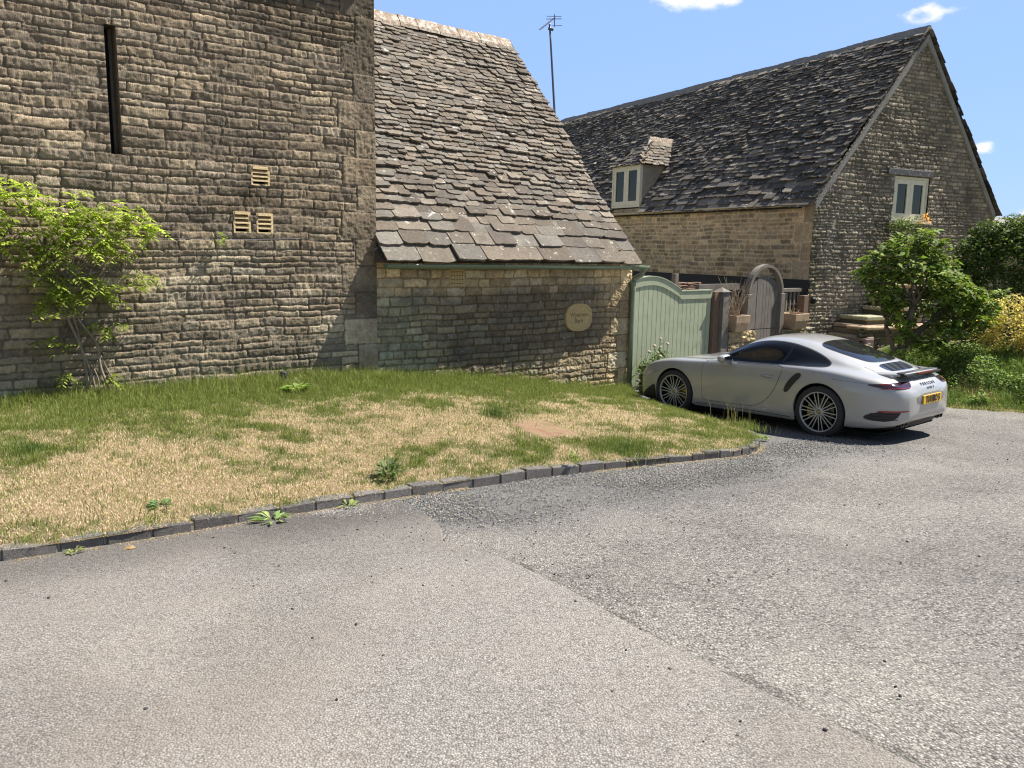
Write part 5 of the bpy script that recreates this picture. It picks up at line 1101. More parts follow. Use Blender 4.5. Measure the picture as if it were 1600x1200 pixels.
# diffuser, exhausts
mb = MB(); n_ = 24; ring = []
for k in range(n_+1):
    y = -.80+1.6*k/n_; xr = 3.385-4.335+.30*(abs(y)/.8)**3.2; ring.append((y, xr))
vs = []
for y, xr in ring: up_z = .365-.05*min(1, (abs(y)/.8)**4); vs += [(xr-.03, y, up_z), (xr-.045, y, up_z-.03), (xr-.02, y, .235), (xr+.10, y, .175), (xr+.45, y*.95, .15)]
mb.add(vs, [(k*5+i, k*5+i+1, (k+1)*5+i+1, (k+1)*5+i) for k in range(n_) for i in range(4)])
df = local_obj(mb, 'rear_diffuser', M['black_trim'], smooth=True)
for sy in (1, -1):
    for dy in (.47, .57):
        mb = MB(); mb.lathe(lambda a, b, c, sy=sy, dy=dy: (3.385-4.345+c, sy*dy+a*1.0, .272+b), [(.030, 0), (.038, -.004), (.042, .004), (.042, .15), (.032, .15), (.030, .01)], n=20); local_obj(mb, 'exhaust_tip', M['black_gloss'], smooth=True)
        mb = MB(); mb.lathe(lambda a, b, c, sy=sy, dy=dy: (3.385-4.345+c, sy*dy+a, .272+b), [(.0305, .04), (.001, .04)], n=16); local_obj(mb, 'exhaust_bore', M['dark'])
# engine lid grille and rear wing
patch('engine_grille', [(3.87, .0), (3.875, .30), (3.90, .36), (4.04, .34), (4.07, .2), (4.075, 0), (4.07, -.2), (4.04, -.34), (3.90, -.36), (3.875, -.30)], 'top', .004, M['black_gloss'], it=1, rings=5)
mb = MB()
for k in range(7):
    x = 3.885+k*.027; pts = [hit((3.385-x, y, 3), (0, 0, -1))[0]+Vector((0, 0, .009)) for y in np.linspace(-.29, .29, 9)]; mb.tube(pts, .0045, n=5)
local_obj(mb, 'grille_slat', M['alloy_dark'], bpy.data.objects['engine_grille'])
def wing(name, path, prof, mat, smooth=True):
    mb = MB(); m_ = len(prof(0)); vs = []
    for k in range(len(path)): 
        (x, y, z, c, th, rise) = path[k]
        for (u, w_) in prof(k): vs.append((3.385-(x-c*u), y, z+th*w_-rise*u))
    n_ = len(path); fs = [(k*m_+i, k*m_+(i+1) % m_, (k+1)*m_+(i+1) % m_, (k+1)*m_+i) for k in range(n_-1) for i in range(m_)]+[tuple(range(m_)), tuple((n_-1)*m_+i for i in range(m_))]
    mb.add(vs, fs); return local_obj(mb, name, mat, smooth=smooth)
af = [(0, .12), (.04, .5), (.2, .55), (.5, .45), (.8, .25), (1, 0), (.85, -.35), (.5, -.5), (.15, -.45), (.03, -.2)]
path = []
for k in range(41):
    y = -.66+1.32*k/40; a = abs(y)/.66; x = 4.40-.10*a**2-.42*max(0, (a-.72)/.28)**1.6; x -= .075; z = .872+.012*(1-a*a)-.022*max(0, (a-.66)/.34)**1.5; c = .20+.25*max(0, (a-.6)/.4)**1.3; path.append((x, y, z, c*.95, .045-.012*a**3, -.012-.045*max(0, (a-.62)/.38)))
wg = wing('rear_wing', path, lambda k: af, M['paint'])
path2 = []
for k in range(41):
    y = -.50+1.00*k/40; a = abs(y)/.50; path2.append((4.335-.05*a**2, y, .905-.012*a**2, .17, .02, .010))
w2 = wing('wing_blade', path2, lambda k: af, M['paint'])
mb = MB(); mb.box(lambda a, b, c: (3.385-4.318+b, a, .880+c), (-.50, -.012, -.008), (.50, .05, .014)); mb.box(lambda a, b, c: (3.385-4.318+b, a, .880+c), (-.50, .03, -.03), (.50, .12, .03)); local_obj(mb, 'wing_gap', M['black_trim'])
mb = MB(); mb.box(lambda a, b, c: (3.385-4.335+b, a, .892+c), (-.21, -.006, -.008), (.21, .02, .012)); local_obj(mb, 'brake_light', M['red_lens'])
# pedestal of the wing
pth = []
for k in range(31):
    y = -.56+1.12*k/30; a = abs(y)/.56; pth.append((4.26-.08*a*a, y, .845, .22, .06, -.01))
wing('wing_pedestal', pth, lambda k: af, M['paint'])
# door mirrors
for sy in (1, -1):
    mb = MB(); pts = []
    import itertools
    cx, cy, cz = 3.385-1.92, .955, .94; vs = []; fs = []; n_, m_ = 16, 10
    for i in range(m_+1):
        ph_ = math.pi*i/m_
        for j in range(n_):
            th = 2*math.pi*j/n_; sx_ = math.copysign(abs(math.sin(ph_)*math.cos(th))**.8, math.cos(th)); sy_ = math.copysign(abs(math.sin(ph_)*math.sin(th))**.8, math.sin(th)); sz_ = math.copysign(abs(math.cos(ph_))**.8, math.cos(ph_))
            X_ = cx+.085*sy_*(.7 if sy_ < 0 else 1.1); vs.append((X_, sy*(cy+.115*sx_), cz+.065*sz_*(1-.15*sx_)))
    fs = [(i*n_+j, i*n_+(j+1) % n_, (i+1)*n_+(j+1) % n_, (i+1)*n_+j) for i in range(m_) for j in range(n_)]; mb.add(vs, fs); o = local_obj(mb, 'door_mirror', M['paint'], smooth=True)
    mb = MB(); mb.tube([(cx+.01, sy*.78, .90), (cx+.01, sy*.86, .905), (cx+.005, sy*.92, .915)], [.03, .022, .03], n=10); local_obj(mb, 'mirror_arm', M['black_trim'], o, True)
    mb = MB(); mb.box(lambda a, b, c: (cx-.058+b, sy*cy+a, cz+c), (-.09, -.004, -.045), (.09, .0, .045)); local_obj(mb, 'mirror_glass', M['chrome'], o)
# arch lips and liners
for (ax, az, ar), nm in zip(ARCH, 'fr'):
    for sy in (1, -1):
        mb = MB(); a0, a1 = -.30, math.pi+.30; n_ = 60; rows_ = []
        for k in range(n_+1):
            a = a0+(a1-a0)*k/n_; x = ax+math.cos(a)*(ar+.004); z = az+math.sin(a)*(ar+.004); l_ = hit((3.385-x, 2, z), (0, -1, 0))[0]
            yy = l_.y if l_ is not None else .86
            if z < .18: continue
            x_i = ax+math.cos(a)*(ar-.006); z_i = az+math.sin(a)*(ar-.006); rows_.append([(3.385-x, sy*(yy+.0015), z), (3.385-x_i, sy*(yy-.001), z_i), (3.385-x_i, sy*(yy-.03), z_i)])
        mb.add([p for r_ in rows_ for p in r_], [(k*3+i, k*3+i+1, k*3+i+4, k*3+i+3) for k in range(len(rows_)-1) for i in range(2)]); local_obj(mb, 'arch_lip', M['paint'], smooth=False)
        mb = MB(); n_ = 48; vs = []
        for k in range(n_+1):
            a = -.5+(math.pi+1.0)*k/n_; x = ax+math.cos(a)*(ar-.004); z = max(.12, az+math.sin(a)*(ar-.004)); vs += [(3.385-x, sy*.86, z), (3.385-x, sy*.52, z)]
        c0 = len(vs); mb.add(vs, [(2*k, 2*k+2, 2*k+3, 2*k+1) for k in range(n_)]+[tuple(2*k+1 for k in range(n_+1))]); local_obj(mb, 'arch_liner', M['dark'])
mb = MB(); mb.box(lambda a, b, c: (3.385-a, b, c), (.35, -.78, .125), (4.15, .78, .152)); local_obj(mb, 'underbody', M['dark'])
# wheels
def make_wheel(x, sy, rt, rr, wd, yout):
    fr = lambda a, b, c: (3.385-x+a, sy*(yout-c), rt+b)      # c: distance inboard from the outer face
    w_ = MB(); w_.lathe(fr, [(rr-.004, .012), (rr+.012, .002), (rr+.035, .0), (rt-.02, .006), (rt-.004, .02), (rt, .045), (rt, wd-.045), (rt-.004, wd-.02), (rt-.03, wd), (rr, wd-.01)], n=72)
    ty = local_obj(w_, 'tyre', M['rubber'], smooth=True)
    mb = MB(); mb.lathe(fr, [(rr, .012), (rr+.003, .004), (rr-.006, .003), (rr-.014, .012), (rr-.016, .03)], n=72); rim = local_obj(mb, 'rim', M['alloy'], smooth=True)
    mb = MB(); mb.lathe(fr, [(rr-.015, .03), (rr-.02, wd-.03), (.10, wd-.03)], n=48); barrel = local_obj(mb, 'barrel', M['alloy_dark'], smooth=True)
    ad = MB(); al = MB(); ph0 = .13
    for k in range(10):
        th = ph0+2*math.pi*k/10
        for s in (-1, 1):
            ti = th+s*.16; to = th+s*.085 if False else th+s*.24
            # spokes cross outward in pairs: start close at hub, open at the rim
            ti = th+s*.05; r0, r1 = .055, rr-.008; to = th+s*.155
            ti = th+s*.24; to = th+s*.108; p0 = np.array([math.cos(ti)*r0, math.sin(ti)*r0]); p1 = np.array([math.cos(to)*r1, math.sin(to)*r1]); d = (p1-p0)/np.linalg.norm(p1-p0); nrm_ = np.array([-d[1], d[0]])
            for (mbx, h, c0, c1, c0b, c1b) in ((al, .0055, .026, .010, .031, .015), (ad, .0075, .032, .016, .065, .05)):
                q = [p0-nrm_*h*1.3, p1-nrm_*h, p1+nrm_*h, p0+nrm_*h*1.3]
                mbx.hexa([fr(*q[0], c0b), fr(*q[1], c1b), fr(*q[2], c1b), fr(*q[3], c0b), fr(*q[0], c0), fr(*q[1], c1), fr(*q[2], c1), fr(*q[3], c0)])
    sp_ = local_obj(al, 'spoke_faces', M['alloy'], rim); local_obj(ad, 'spoke_sides', M['alloy_dark'], rim)
    mb = MB(); mb.lathe(fr, [(.0, .03), (.03, .03), (.034, .012), (.048, .010), (.062, .022), (.066, .05), (.06, .07)], n=32); local_obj(mb, 'hub', M['alloy'], rim, True)
    mb = MB(); mb.lathe(fr, [(.0, .010), (.02, .011), (.028, .018), (.03, .028)], n=24); local_obj(mb, 'centre_cap', M['yellow'] if False else plain('cap_gold', (.35, .27, .1), .4), rim, True)
    rd = .185 if rt < .343 else .175
    mb = MB(); mb.lathe(fr, [(.06, .105), (.09, .095), (.10, .10), (rd, .10), (rd, .135), (.1, .135)], n=48); local_obj(mb, 'brake_disc', M['disc'], smooth=False)
    mb = MB(); cang = math.pi if x < 2 else 0.0; cang = cang  # caliper towards the middle of the car
    vs = []; n_ = 12
    for k in range(n_+1):
        a = cang-.52+1.04*k/n_; 
        for (r_, c) in ((rd-.055, .078), (rd+.022, .078), (rd+.022, .155), (rd-.055, .155)): vs.append(fr(math.cos(a)*r_, math.sin(a)*r_, c))
    mb.add(vs, [(4*k+i, 4*k+(i+1) % 4, 4*k+4+(i+1) % 4, 4*k+4+i) for k in range(n_) for i in range(4)]+[(0, 1, 2, 3), (4*n_, 4*n_+1, 4*n_+2, 4*n_+3)]); local_obj(mb, 'caliper', M['yellow'])
    wh = bpy.data.objects.new('wheel', None); col.objects.link(wh); wh.parent = car; wh.empty_display_size = .1
    for o in list(col.objects):
        if o.parent is car and o.name.split('.')[0] in ('tyre', 'rim', 'barrel', 'brake_disc', 'caliper') : o.parent = wh
    # keep to thing > part > sub-part: fold rim children under the wheel
    for o in list(col.objects):
        if o.parent is rim: o.parent = wh
    return wh
for (x, sy, rt, rr, wd, yo) in ((3.385, 1, .347, .268, .305, .925), (3.385, -1, .347, .268, .305, .925), (.935, 1, .340, .266, .245, .888), (.935, -1, .340, .266, .245, .888)): make_wheel(x, sy, rt, rr, wd, yo)
# ================================================================== PLANTS
def leaves(name, pos, size, cols, rs, mat, parent=None, up=.6, aspect=.45, fold=.25, droop=0):
    n = len(pos); nr = rs.normal(0, 1, (n, 3)); nr[:, 2] = np.abs(nr[:, 2])+up*2; nr /= np.linalg.norm(nr, axis=1)[:, None]
    t = rs.normal(0, 1, (n, 3)); t[:, 2] -= droop; t -= nr*(t*nr).sum(1)[:, None]; t /= np.linalg.norm(t, axis=1)[:, None]; b = np.cross(nr, t); L_ = size[:, None]; w_ = L_*aspect
    p0 = pos; m1 = pos+t*L_*.45+b*w_*.5+nr*L_*fold*.3; m2 = pos+t*L_*.45-b*w_*.5+nr*L_*fold*.3; mid = pos+t*L_*.5; p1 = pos+t*L_-nr*L_*.12
    V = np.stack([p0, m1, p1, m2, mid], 1).reshape(-1, 3); i = np.arange(n)[:, None]*5
    F = (i[:, None]+np.array([(0, 4, 1), (1, 4, 2), (0, 3, 4), (4, 3, 2)])[None]).reshape(-1, 3)
    return mesh_np(name, V, F, mat, parent, C=np.repeat(cols, 5, 0))
def clump_points(cl, per, rs, shell=.55, squash=.8, depth=1):
    P = []
    for (x, y, z, r) in cl:
        n = int(per*r*r); d = rs.normal(0, 1, (n, 3)); d /= np.linalg.norm(d, axis=1)[:, None]; rad = r*(shell+(1-shell)*rs.uniform(0, 1, n)**.6)*(1+.25*(vn(d[:, 0]*2.5+x*3, d[:, 2]*2.5+y+d[:, 1]*2, 7)-.5)*2)
        q = d*rad[:, None]; q[:, 2] *= squash; q[:, 1] *= depth; P.append(q+np.array([x, y, z]))
    return np.concatenate(P)
def lcol(base, n, rs, v=.35, hue=.15):
    c = np.array(base)*rs.uniform(1-v, 1+v, (n, 1)); c[:, 0] *= rs.uniform(1-hue, 1+hue*2, n); return np.clip(c, 0, .95)
def branchy(mb, a, b, r0, r1, rg, wob=.05, n=5):
    a, b = Vector(a), Vector(b); L_ = (b-a).length; pts = [a]
    for k in range(1, n): pts.append(a.lerp(b, k/n)+Vector((rg.uniform(-1, 1), rg.uniform(-1, 1), rg.uniform(-1, 1)))*wob*L_)
    pts.append(b); mb.tube(pts, [r0+(r1-r0)*k/n for k in range(n+1)], n=7); return pts
# ---- wisteria on the barn wall
vi = empty('wisteria', A(-8.75, .12, .68), 'young wisteria with bright green leaves trained up the barn wall at the left', 'climber')
mb = MB(); rg = random.Random(2); rs = np.random.RandomState(8)
def vpath(pts, r0, r1, tw=0, ph=0, d=.12):
    P = smooth_poly([A(s, d, z) for s, z in pts], 3); n = len(P); out = []
    for i, p in enumerate(P): a = ph+i*tw; out.append(Vector(p+T*math.cos(a)*.018*(tw > 0)+NN*math.sin(a)*.018*(tw > 0)))
    mb.tube(out, [r0+(r1-r0)*i/(n-1) for i in range(n)], n=7)
vpath([(-8.55, .60), (-8.68, 1.05), (-8.72, 1.3), (-8.88, 1.6), (-8.98, 1.95), (-8.85, 2.3), (-8.6, 2.6), (-8.35, 2.75)], .016, .007, .35, 0)
vpath([(-8.80, .60), (-8.83, 1.0), (-8.92, 1.4), (-9.0, 1.75), (-9.1, 2.1), (-9.2, 2.5), (-9.4, 2.85)], .019, .008, .3, 2)
vpath([(-8.76, .62), (-8.80, 1.1), (-8.90, 1.42), (-9.0, 1.8), (-8.95, 2.2), (-9.0, 2.6), (-9.1, 2.85)], .013, .006, .4, 4)
vpath([(-8.72, .60), (-8.70, .9), (-8.84, 1.15)], .010, .008)
vpath([(-8.46, .60), (-8.63, .98), (-8.72, 1.25)], .008, .008, d=.2)
for e in [(-8.0, 2.6), (-8.1, 2.72), (-8.5, 2.5), (-9.6, 2.6), (-9.7, 2.9), (-8.6, 1.8), (-8.2, 2.02), (-9.3, 1.6)]: vpath([(-8.95, 2.0), ((-8.95+e[0])/2, (2.0+e[1])/2+.1), e], .006, .003)
fixn(mb.build('trunk', M['vine_bark'], vi, smooth=True))
cl = [(-9.55, 3.02, .20), (-9.85, 2.95, .25), (-9.35, 2.93, .15), (-9.72, 2.6, .28), (-9.2, 2.78, .24), (-8.95, 2.72, .26), (-8.72, 2.68, .24), (-8.5, 2.68, .22), (-8.3, 2.80, .16), (-8.22, 2.66, .16), (-8.08, 2.56, .12), (-8.42, 2.46, .22), (-8.7, 2.45, .24), (-9.0, 2.42, .26), (-9.25, 2.4, .2),
      (-9.5, 2.32, .12), (-9.15, 2.1, .24), (-8.95, 1.98, .24), (-8.72, 1.94, .2), (-8.58, 1.86, .14), (-9.05, 1.75, .2), (-9.2, 1.85, .15), (-8.3, 2.03, .12), (-8.12, 2.02, .06), (-8.68, 1.5, .10), (-8.52, 1.45, .10), (-9.22, 1.32, .09), (-9.08, 1.35, .07), (-9.0, .98, .05), (-8.58, .93, .06), (-8.05, 2.57, .05), (-7.97, 2.58, .05), (-9.85, 2.4, .2), (-10.2, 2.7, .35), (-10.4, 2.3, .3), (-8.8, 2.88, .1)]
fr_ = []; 
for (s, z, r) in cl:
    nf_ = max(4, int(430*r*r+20*r))
    for k in range(nf_):
        a = rs.uniform(0, 6.28); q = r*math.sqrt(rs.uniform(0, 1)); fr_.append((s+q*math.cos(a), rs.uniform(.08, .15+r*.9), z+q*math.sin(a)*.85))
LP = []; LS = []; LD = []; LC = []
for (s, d, z) in fr_:      # pinnate fronds, leaflets paired along a drooping stalk
    az = rs.uniform(-1, 1)*1.3+(0 if rs.rand() < .5 else math.pi); dirv = T*math.cos(az)*.8+NN*abs(math.sin(az))*.7+np.array([0, 0, rs.uniform(-.7, .25)]); dirv /= np.linalg.norm(dirv); ln = rs.uniform(.09, .17)
    sidev = np.cross(dirv, [0, 0, 1]); sidev /= np.linalg.norm(sidev); cc = np.array([.33, .40, .08])*rs.uniform(.6, 1.4)*(1.25 if z > 2.3 and rs.rand() < .5 else .8)
    for k in range(5):
        f_ = k/4; p = A(s, d, z)+dirv*ln*f_+np.array([0, 0, -.04*f_*f_])
        for sg in (-1, 1): LP.append(p); LD.append(sidev*sg*.8+dirv*.5+np.array([0, 0, -.25])); LS.append(rs.uniform(.05, .085)); LC.append(cc*rs.uniform(.8, 1.2))
LP, LD, LS, LC = map(np.array, (LP, LD, LS, LC)); LD /= np.linalg.norm(LD, axis=1)[:, None]; upv = np.array([0, 0, 1.])+rs.normal(0, .35, LP.shape); bb = np.cross(LD, upv); bb /= np.linalg.norm(bb, axis=1)[:, None]; w_ = LS[:, None]*.2
V = np.stack([LP, LP+LD*LS[:, None]*.45+bb*w_, LP+LD*LS[:, None], LP+LD*LS[:, None]*.45-bb*w_], 1).reshape(-1, 3); i = np.arange(len(LP))[:, None]*4
mesh_np('foliage', V, (i+np.array([[0, 1, 2, 3]])), M['leaf_soft'], vi, C=np.repeat(LC, 4, 0))
n = 30; q = np.array([A(-7.25+rs.uniform(-.06, .06), .05+rs.uniform(0, .05), 2.47+rs.uniform(-.07, .07)) for _ in range(n)]); o = leaves('wall_sprig', q, rs.uniform(.03, .06, n), lcol((.25, .38, .05), n, rs), rs, M['leaf_soft']); tag(o, 'tiny green sprig growing from the barn wall left of the stone vents', 'plant')
mb = MB(); mb.tube([A(-9.9, .035, 2.50), A(-8.5, .04, 2.46), A(-7.0, .035, 2.47), A(-6.2, .03, 2.50)], .0025, n=4); tag(mb.build('wall_wire', M['steel']), 'thin training wire stretched along the barn wall', 'wire')
# ---- tree right of the car
tr = empty('small_tree', (7.35, 15.3, 0), 'small bushy broad leaved tree behind the rear of the car', 'tree')
rs = np.random.RandomState(21); rg = random.Random(21)
cl = [(6.62, 15.1, 2.28, .30), (6.90, 15.0, 2.48, .30), (7.25, 15.3, 2.62, .34), (7.55, 15.2, 2.66, .26), (7.72, 15.2, 2.42, .34), (7.1, 14.9, 2.2, .36), (6.62, 15.3, 1.98, .26), (6.9, 15.5, 2.0, .3), (7.98, 15.3, 2.2, .32), (7.6, 15.0, 2.05, .4), (8.05, 15.0, 1.85, .36), (8.4, 15.1, 1.72, .36), (8.72, 15.2, 1.62, .28), (8.35, 15.4, 2.0, .2), (8.2, 15.0, 1.4, .36), (7.75, 15.3, 1.55, .34), (7.2, 15.5, 1.75, .3), (8.62, 15.0, 1.3, .24), (8.85, 15.2, 1.45, .2), (7.9, 14.8, 1.15, .28), (8.3, 15.0, 1.05, .22), (7.05, 15.2, 1.45, .2), (7.12, 15.2, 1.2, .15), (7.5, 15.4, 1.25, .2), (7.05, 15.1, 1.6, .26), (7.25, 15.0, 1.0, .18), (7.6, 14.9, .85, .24), (8.0, 15.0, .8, .22), (6.8, 15.2, 1.72, .2), (6.75, 14.8, 1.78, .14), (7.4, 14.9, 2.84, .12), (6.5, 15.0, 2.1, .12), (8.95, 15.1, 1.75, .12)]
mb = MB(); fork = Vector((7.36, 15.3, .72)); mb.tube([(7.28, 15.3, -.2), (7.30, 15.3, .2), (7.36, 15.3, .75)], [.12, .10, .085], n=10)
limbs = [branchy(mb, fork, (7.45, 15.2, 1.5), .085, .06, rg, .03), branchy(mb, (7.30, 15.3, .5), (7.02, 15.3, 1.1), .05, .04, rg, .05), branchy(mb, fork, (7.9, 15.2, 1.3), .07, .05, rg, .04)]
for c in cl:
    src = min([p for l in limbs for p in l], key=lambda p: (p-Vector(c[:3])).length+.8*max(0, p.z-c[2])); branchy(mb, src, c[:3], .028, .008, rg, .08)
fixn(mb.build('trunk', M['bark'], tr, smooth=True))
cl = cl+[(c[0]+c[3]*rg.uniform(-1.2, 1.2), c[1]+rg.uniform(-.25, .25), c[2]+c[3]*rg.uniform(-.9, 1.1), c[3]*rg.uniform(.28, .5)) for c in cl for _ in range(2)]
P_ = clump_points([(x, y, z, r*.88) for x, y, z, r in cl], 2500, rs, .5, .8, 1.1); n = len(P_); print('tree leaves', n)
leaves('crown', P_, rs.uniform(.08, .17, n), lcol((.135, .205, .04), n, rs, .6), rs, M['leaf'], tr, up=.7, aspect=.5, droop=.5)
iv = [(7.18, 15.05, .9, .10), (7.22, 15.02, 1.15, .12), (7.20, 15.02, .6, .10), (7.26, 15.0, .35, .1), (7.1, 15.02, 1.35, .08), (7.5, 15.05, .8, .08), (7.6, 14.9, .45, .12)]
P_ = clump_points(iv, 9000, rs, .3, 1.2); n = len(P_); leaves('trunk_ivy', P_, rs.uniform(.04, .07, n), lcol((.3, .42, .08), n, rs), rs, M['leaf_soft'], tr, aspect=.7)
# ---- shrubs on the right
def shrub(name, label, cl, per, base, size, seed, cat='shrub', var=.4, asp=.5, mat=None, grp=None, trunk=True, up=.5, base_pt=None, shell=.5):
    rs = np.random.RandomState(seed); rg = random.Random(seed); b = base_pt or (cl[0][0], cl[0][1], -.1); e = empty(name, b, label, cat, grp); mb = MB()
    for c in cl: branchy(mb, (b[0]+rg.uniform(-.15, .15), b[1]+rg.uniform(-.1, .1), b[2]), c[:3], .02, .006, rg, .07)
    fixn(mb.build('stem', M['bark'], e)); P_ = clump_points(cl, per, rs, shell, .9); n = len(P_); leaves('foliage', P_, rs.uniform(*size, n), lcol(base, n, rs, var), rs, mat or M['leaf'], e, up=up, aspect=asp); return e
shrub('climbing_shrub', 'large dark green leafy shrub at the right edge, tall against the sky', [(10.9, 17.2, 2.9, .5), (10.3, 17.2, 2.95, .4), (9.9, 17.3, 2.6, .4), (9.5, 17.3, 2.65, .25), (9.7, 17.2, 2.2, .45), (10.4, 16.9, 2.4, .55), (11.1, 16.9, 2.3, .6), (10.0, 17.0, 1.8, .5), (10.7, 16.8, 1.7, .55), (9.4, 17.1, 2.0, .35), (9.3, 17.1, 1.6, .4), (11.6, 17.2, 2.7, .6), (11.5, 17, 1.8, .6), (9.8, 16.9, 1.3, .45), (9.65, 17.4, 2.95, .1), (9.72, 17.4, 3.1, .06), (9.3, 17.3, 1.1, .45), (9.55, 17.2, 2.45, .4), (10.1, 17.1, 2.75, .45), (10.6, 17.1, 2.75, .5), (9.9, 17.2, 2.9, .3), (10.6, 17.3, 3.1, .3), (11.3, 17.2, 3.05, .4), (12.2, 17, 2.5, .6), (12.5, 17, 3.1, .5)], 4600, (.095, .15, .04), (.05, .12), 31, base_pt=(10.5, 17.3, .3), shell=.5)
shrub('yellow_shrub', 'golden yellow leaved shrub on the bank at the right edge', [(9.15, 15.5, 1.42, .30), (9.5, 15.5, 1.45, .34), (9.9, 15.5, 1.40, .34), (8.95, 15.5, 1.1, .3), (9.35, 15.3, 1.05, .36), (9.8, 15.3, 1.05, .4), (10.3, 15.5, 1.3, .4), (10.3, 15.3, .9, .4), (9.1, 15.4, .85, .22), (9.7, 15.2, .8, .25), (10.8, 15.5, 1.2, .4)], 6000, (.50, .45, .2), (.035, .065), 33, mat=M['leaf_soft'], base_pt=(9.6, 15.6, .3), shell=.55, asp=.6)
shrub('climbing_rose', 'climbing rose with orange blooms below the gable window', [tuple(hx(2.5, .3, 3.1))+(.26,), tuple(hx(2.85, .35, 3.1))+(.26,), tuple(hx(2.4, .22, 2.6))+(.22,), tuple(hx(2.85, .25, 2.6))+(.28,), tuple(hx(2.7, .25, 3.15))+(.14,), tuple(hx(3.2, .22, 2.5))+(.2,), tuple(hx(3.15, .25, 2.9))+(.15,)], 3600, (.11, .17, .05), (.05, .09), 35, cat='rose', base_pt=tuple(hx(2.8, .2, 0.8)), shell=.3)
rose = [o for o in bpy.data.objects if o.name == 'climbing_rose'][0]; rs = np.random.RandomState(77)
P_ = clump_points([tuple(hx(3.05, .5, 3.32))+(.13,), tuple(hx(2.9, .5, 3.22))+(.08,), tuple(hx(3.25, .5, 3.26))+(.08,), tuple(hx(2.7, .45, 2.75))+(.05,), tuple(hx(3.0, .45, 2.68))+(.05,)], 1900, rs, .2); n = len(P_); leaves('blooms', P_, rs.uniform(.035, .06, n), lcol((.75, .36, .10), n, rs, .35), rs, M['leaf_soft'], rose, aspect=.9)
# ---- weeds and rough grass on the bank
rs = np.random.RandomState(41); n = 190000; X = rs.uniform(6.4, 14, n); Y = rs.uniform(12.0, 17.3, n); qb, hb = bank(X, Y); edge_ = .12*fbm(X*2, Y*2, 8)
kp = (qb > edge_-.02) & (qb < 3.9) & (X > 6.5+.3*rs.uniform(0, 1, n)); X, Y, qb, hb = X[kp], Y[kp], qb[kp], hb[kp]; n = len(X)
dens = fbm(X*1.5, Y*1.5, 43); dry = (fbm(X*1.1, Y*1.4, 44) > .6) | (qb < .25); ln = rs.uniform(.05, .22, n)*(.45+sstep(0, .8, qb))*(.6+.9*dens)
cgr = np.where(dry[:, None] & (rs.rand(n, 1) < .6), np.array([[.38, .33, .16]]), np.array([[.15, .22, .055]]))*rs.uniform(.5, 1.4, (n, 1))
o = blades('bank_grass', np.stack([X, Y, gz(Y)-.03+hb-.01], 1), ln, rs.uniform(.005, .012, n), cgr, rs.uniform(.1, 1.0, n), rs); tag(o, 'rough uncut grass on the roadside bank', 'grass', kind='stuff')
n = 60000; X = rs.uniform(6.9, 13, n); Y = rs.uniform(13.0, 17, n); qb, hb = bank(X, Y); c_ = fbm(X*1.8, Y*1.8, 46); kp = (qb > .35) & (qb < 3.6) & (c_ > .46); X, Y, qb, hb, c_ = X[kp], Y[kp], qb[kp], hb[kp], c_[kp]; n = len(X)
Z = gz(Y)+hb+rs.uniform(0, .34, n)*(c_-.4)*3.5; o = leaves('bank_weeds', np.stack([X, Y, Z], 1), rs.uniform(.03, .08, n), lcol((.15, .24, .06), n, rs, .5), rs, M['leaf'], up=.8, aspect=.5); tag(o, 'nettles and mixed leafy weeds on the roadside bank', 'weeds', kind='stuff')
rs = np.random.RandomState(45)
def weed(name, label, x, y, z, r, n, size, c, seed, parent=None, h=.1, asp=.3):
    rs = np.random.RandomState(seed); a = rs.uniform(0, 6.28, n); q = np.stack([x+r*.25*np.cos(a), y+r*.25*np.sin(a), z+rs.uniform(0, h*.4, n)], 1); az = a+rs.uniform(-.4, .4, n); el = rs.uniform(.15, 1.0, n)
    t = np.stack([np.cos(az)*np.cos(el), np.sin(az)*np.cos(el), np.sin(el)*h/r*.9+.1], 1); L_ = rs.uniform(*size, n)[:, None]; b = np.cross(t, [0, 0, 1.]); b /= np.linalg.norm(b, axis=1)[:, None]; w_ = L_*asp*.5
    V = np.stack([q, q+t*L_*.5+b*w_+[0, 0, .008], q+t*L_*[1, 1, .6], q+t*L_*.5-b*w_+[0, 0, .008]], 1).reshape(-1, 3); i = np.arange(n)[:, None]*4
    o = mesh_np(name, V, i+np.array([[0, 1, 2, 3]]), M['leaf'], C=np.repeat(lcol(c, n, rs, .35), 4, 0)); return tag(o, label, 'weed')
def Lz(s, d): return float(lawn_z(np.array([s]), np.array([min(1, d/float(Dk(s)))]))[0])
def weedA(label, s, d, z, *a, **k): q = A(s, d, z); return weed('weed', label, q[0], q[1], z, *a, **k)
weedA('broad leaved weed clump at the kerb near the middle of the verge', -7.2, 4.08, Lz(-7.2, 4.0)+.01, .17, 60, (.07, .15), (.09, .145, .05), 1, h=.2, asp=.25)
weedA('pale green weed in the lawn close to the bollard stub', -6.7, .95, Lz(-6.7, .95)+.02, .22, 60, (.08, .18), (.22, .32, .08), 2, h=.14)
weedA('flat dandelion rosette on the lawn edge above the kerb at left', -9.1, 4.1, Lz(-9.1, 4.1)+.01, .12, 26, (.06, .12), (.10, .18, .06), 3, h=.06)
weedA('spiky dandelion growing from the tarmac at the kerb foot', -8.42, 4.50, float(gz(A(-8.42, 4.5, 0)[1]))+.01, .14, 22, (.09, .17), (.2, .3, .1), 4, h=.08, asp=.22)
weedA('small dandelion at the foot of the kerb, third of the way along', -7.75, 4.42, float(gz(A(-7.75, 4.42, 0)[1]))+.01, .10, 16, (.06, .13), (.2, .28, .1), 5, h=.06, asp=.22)
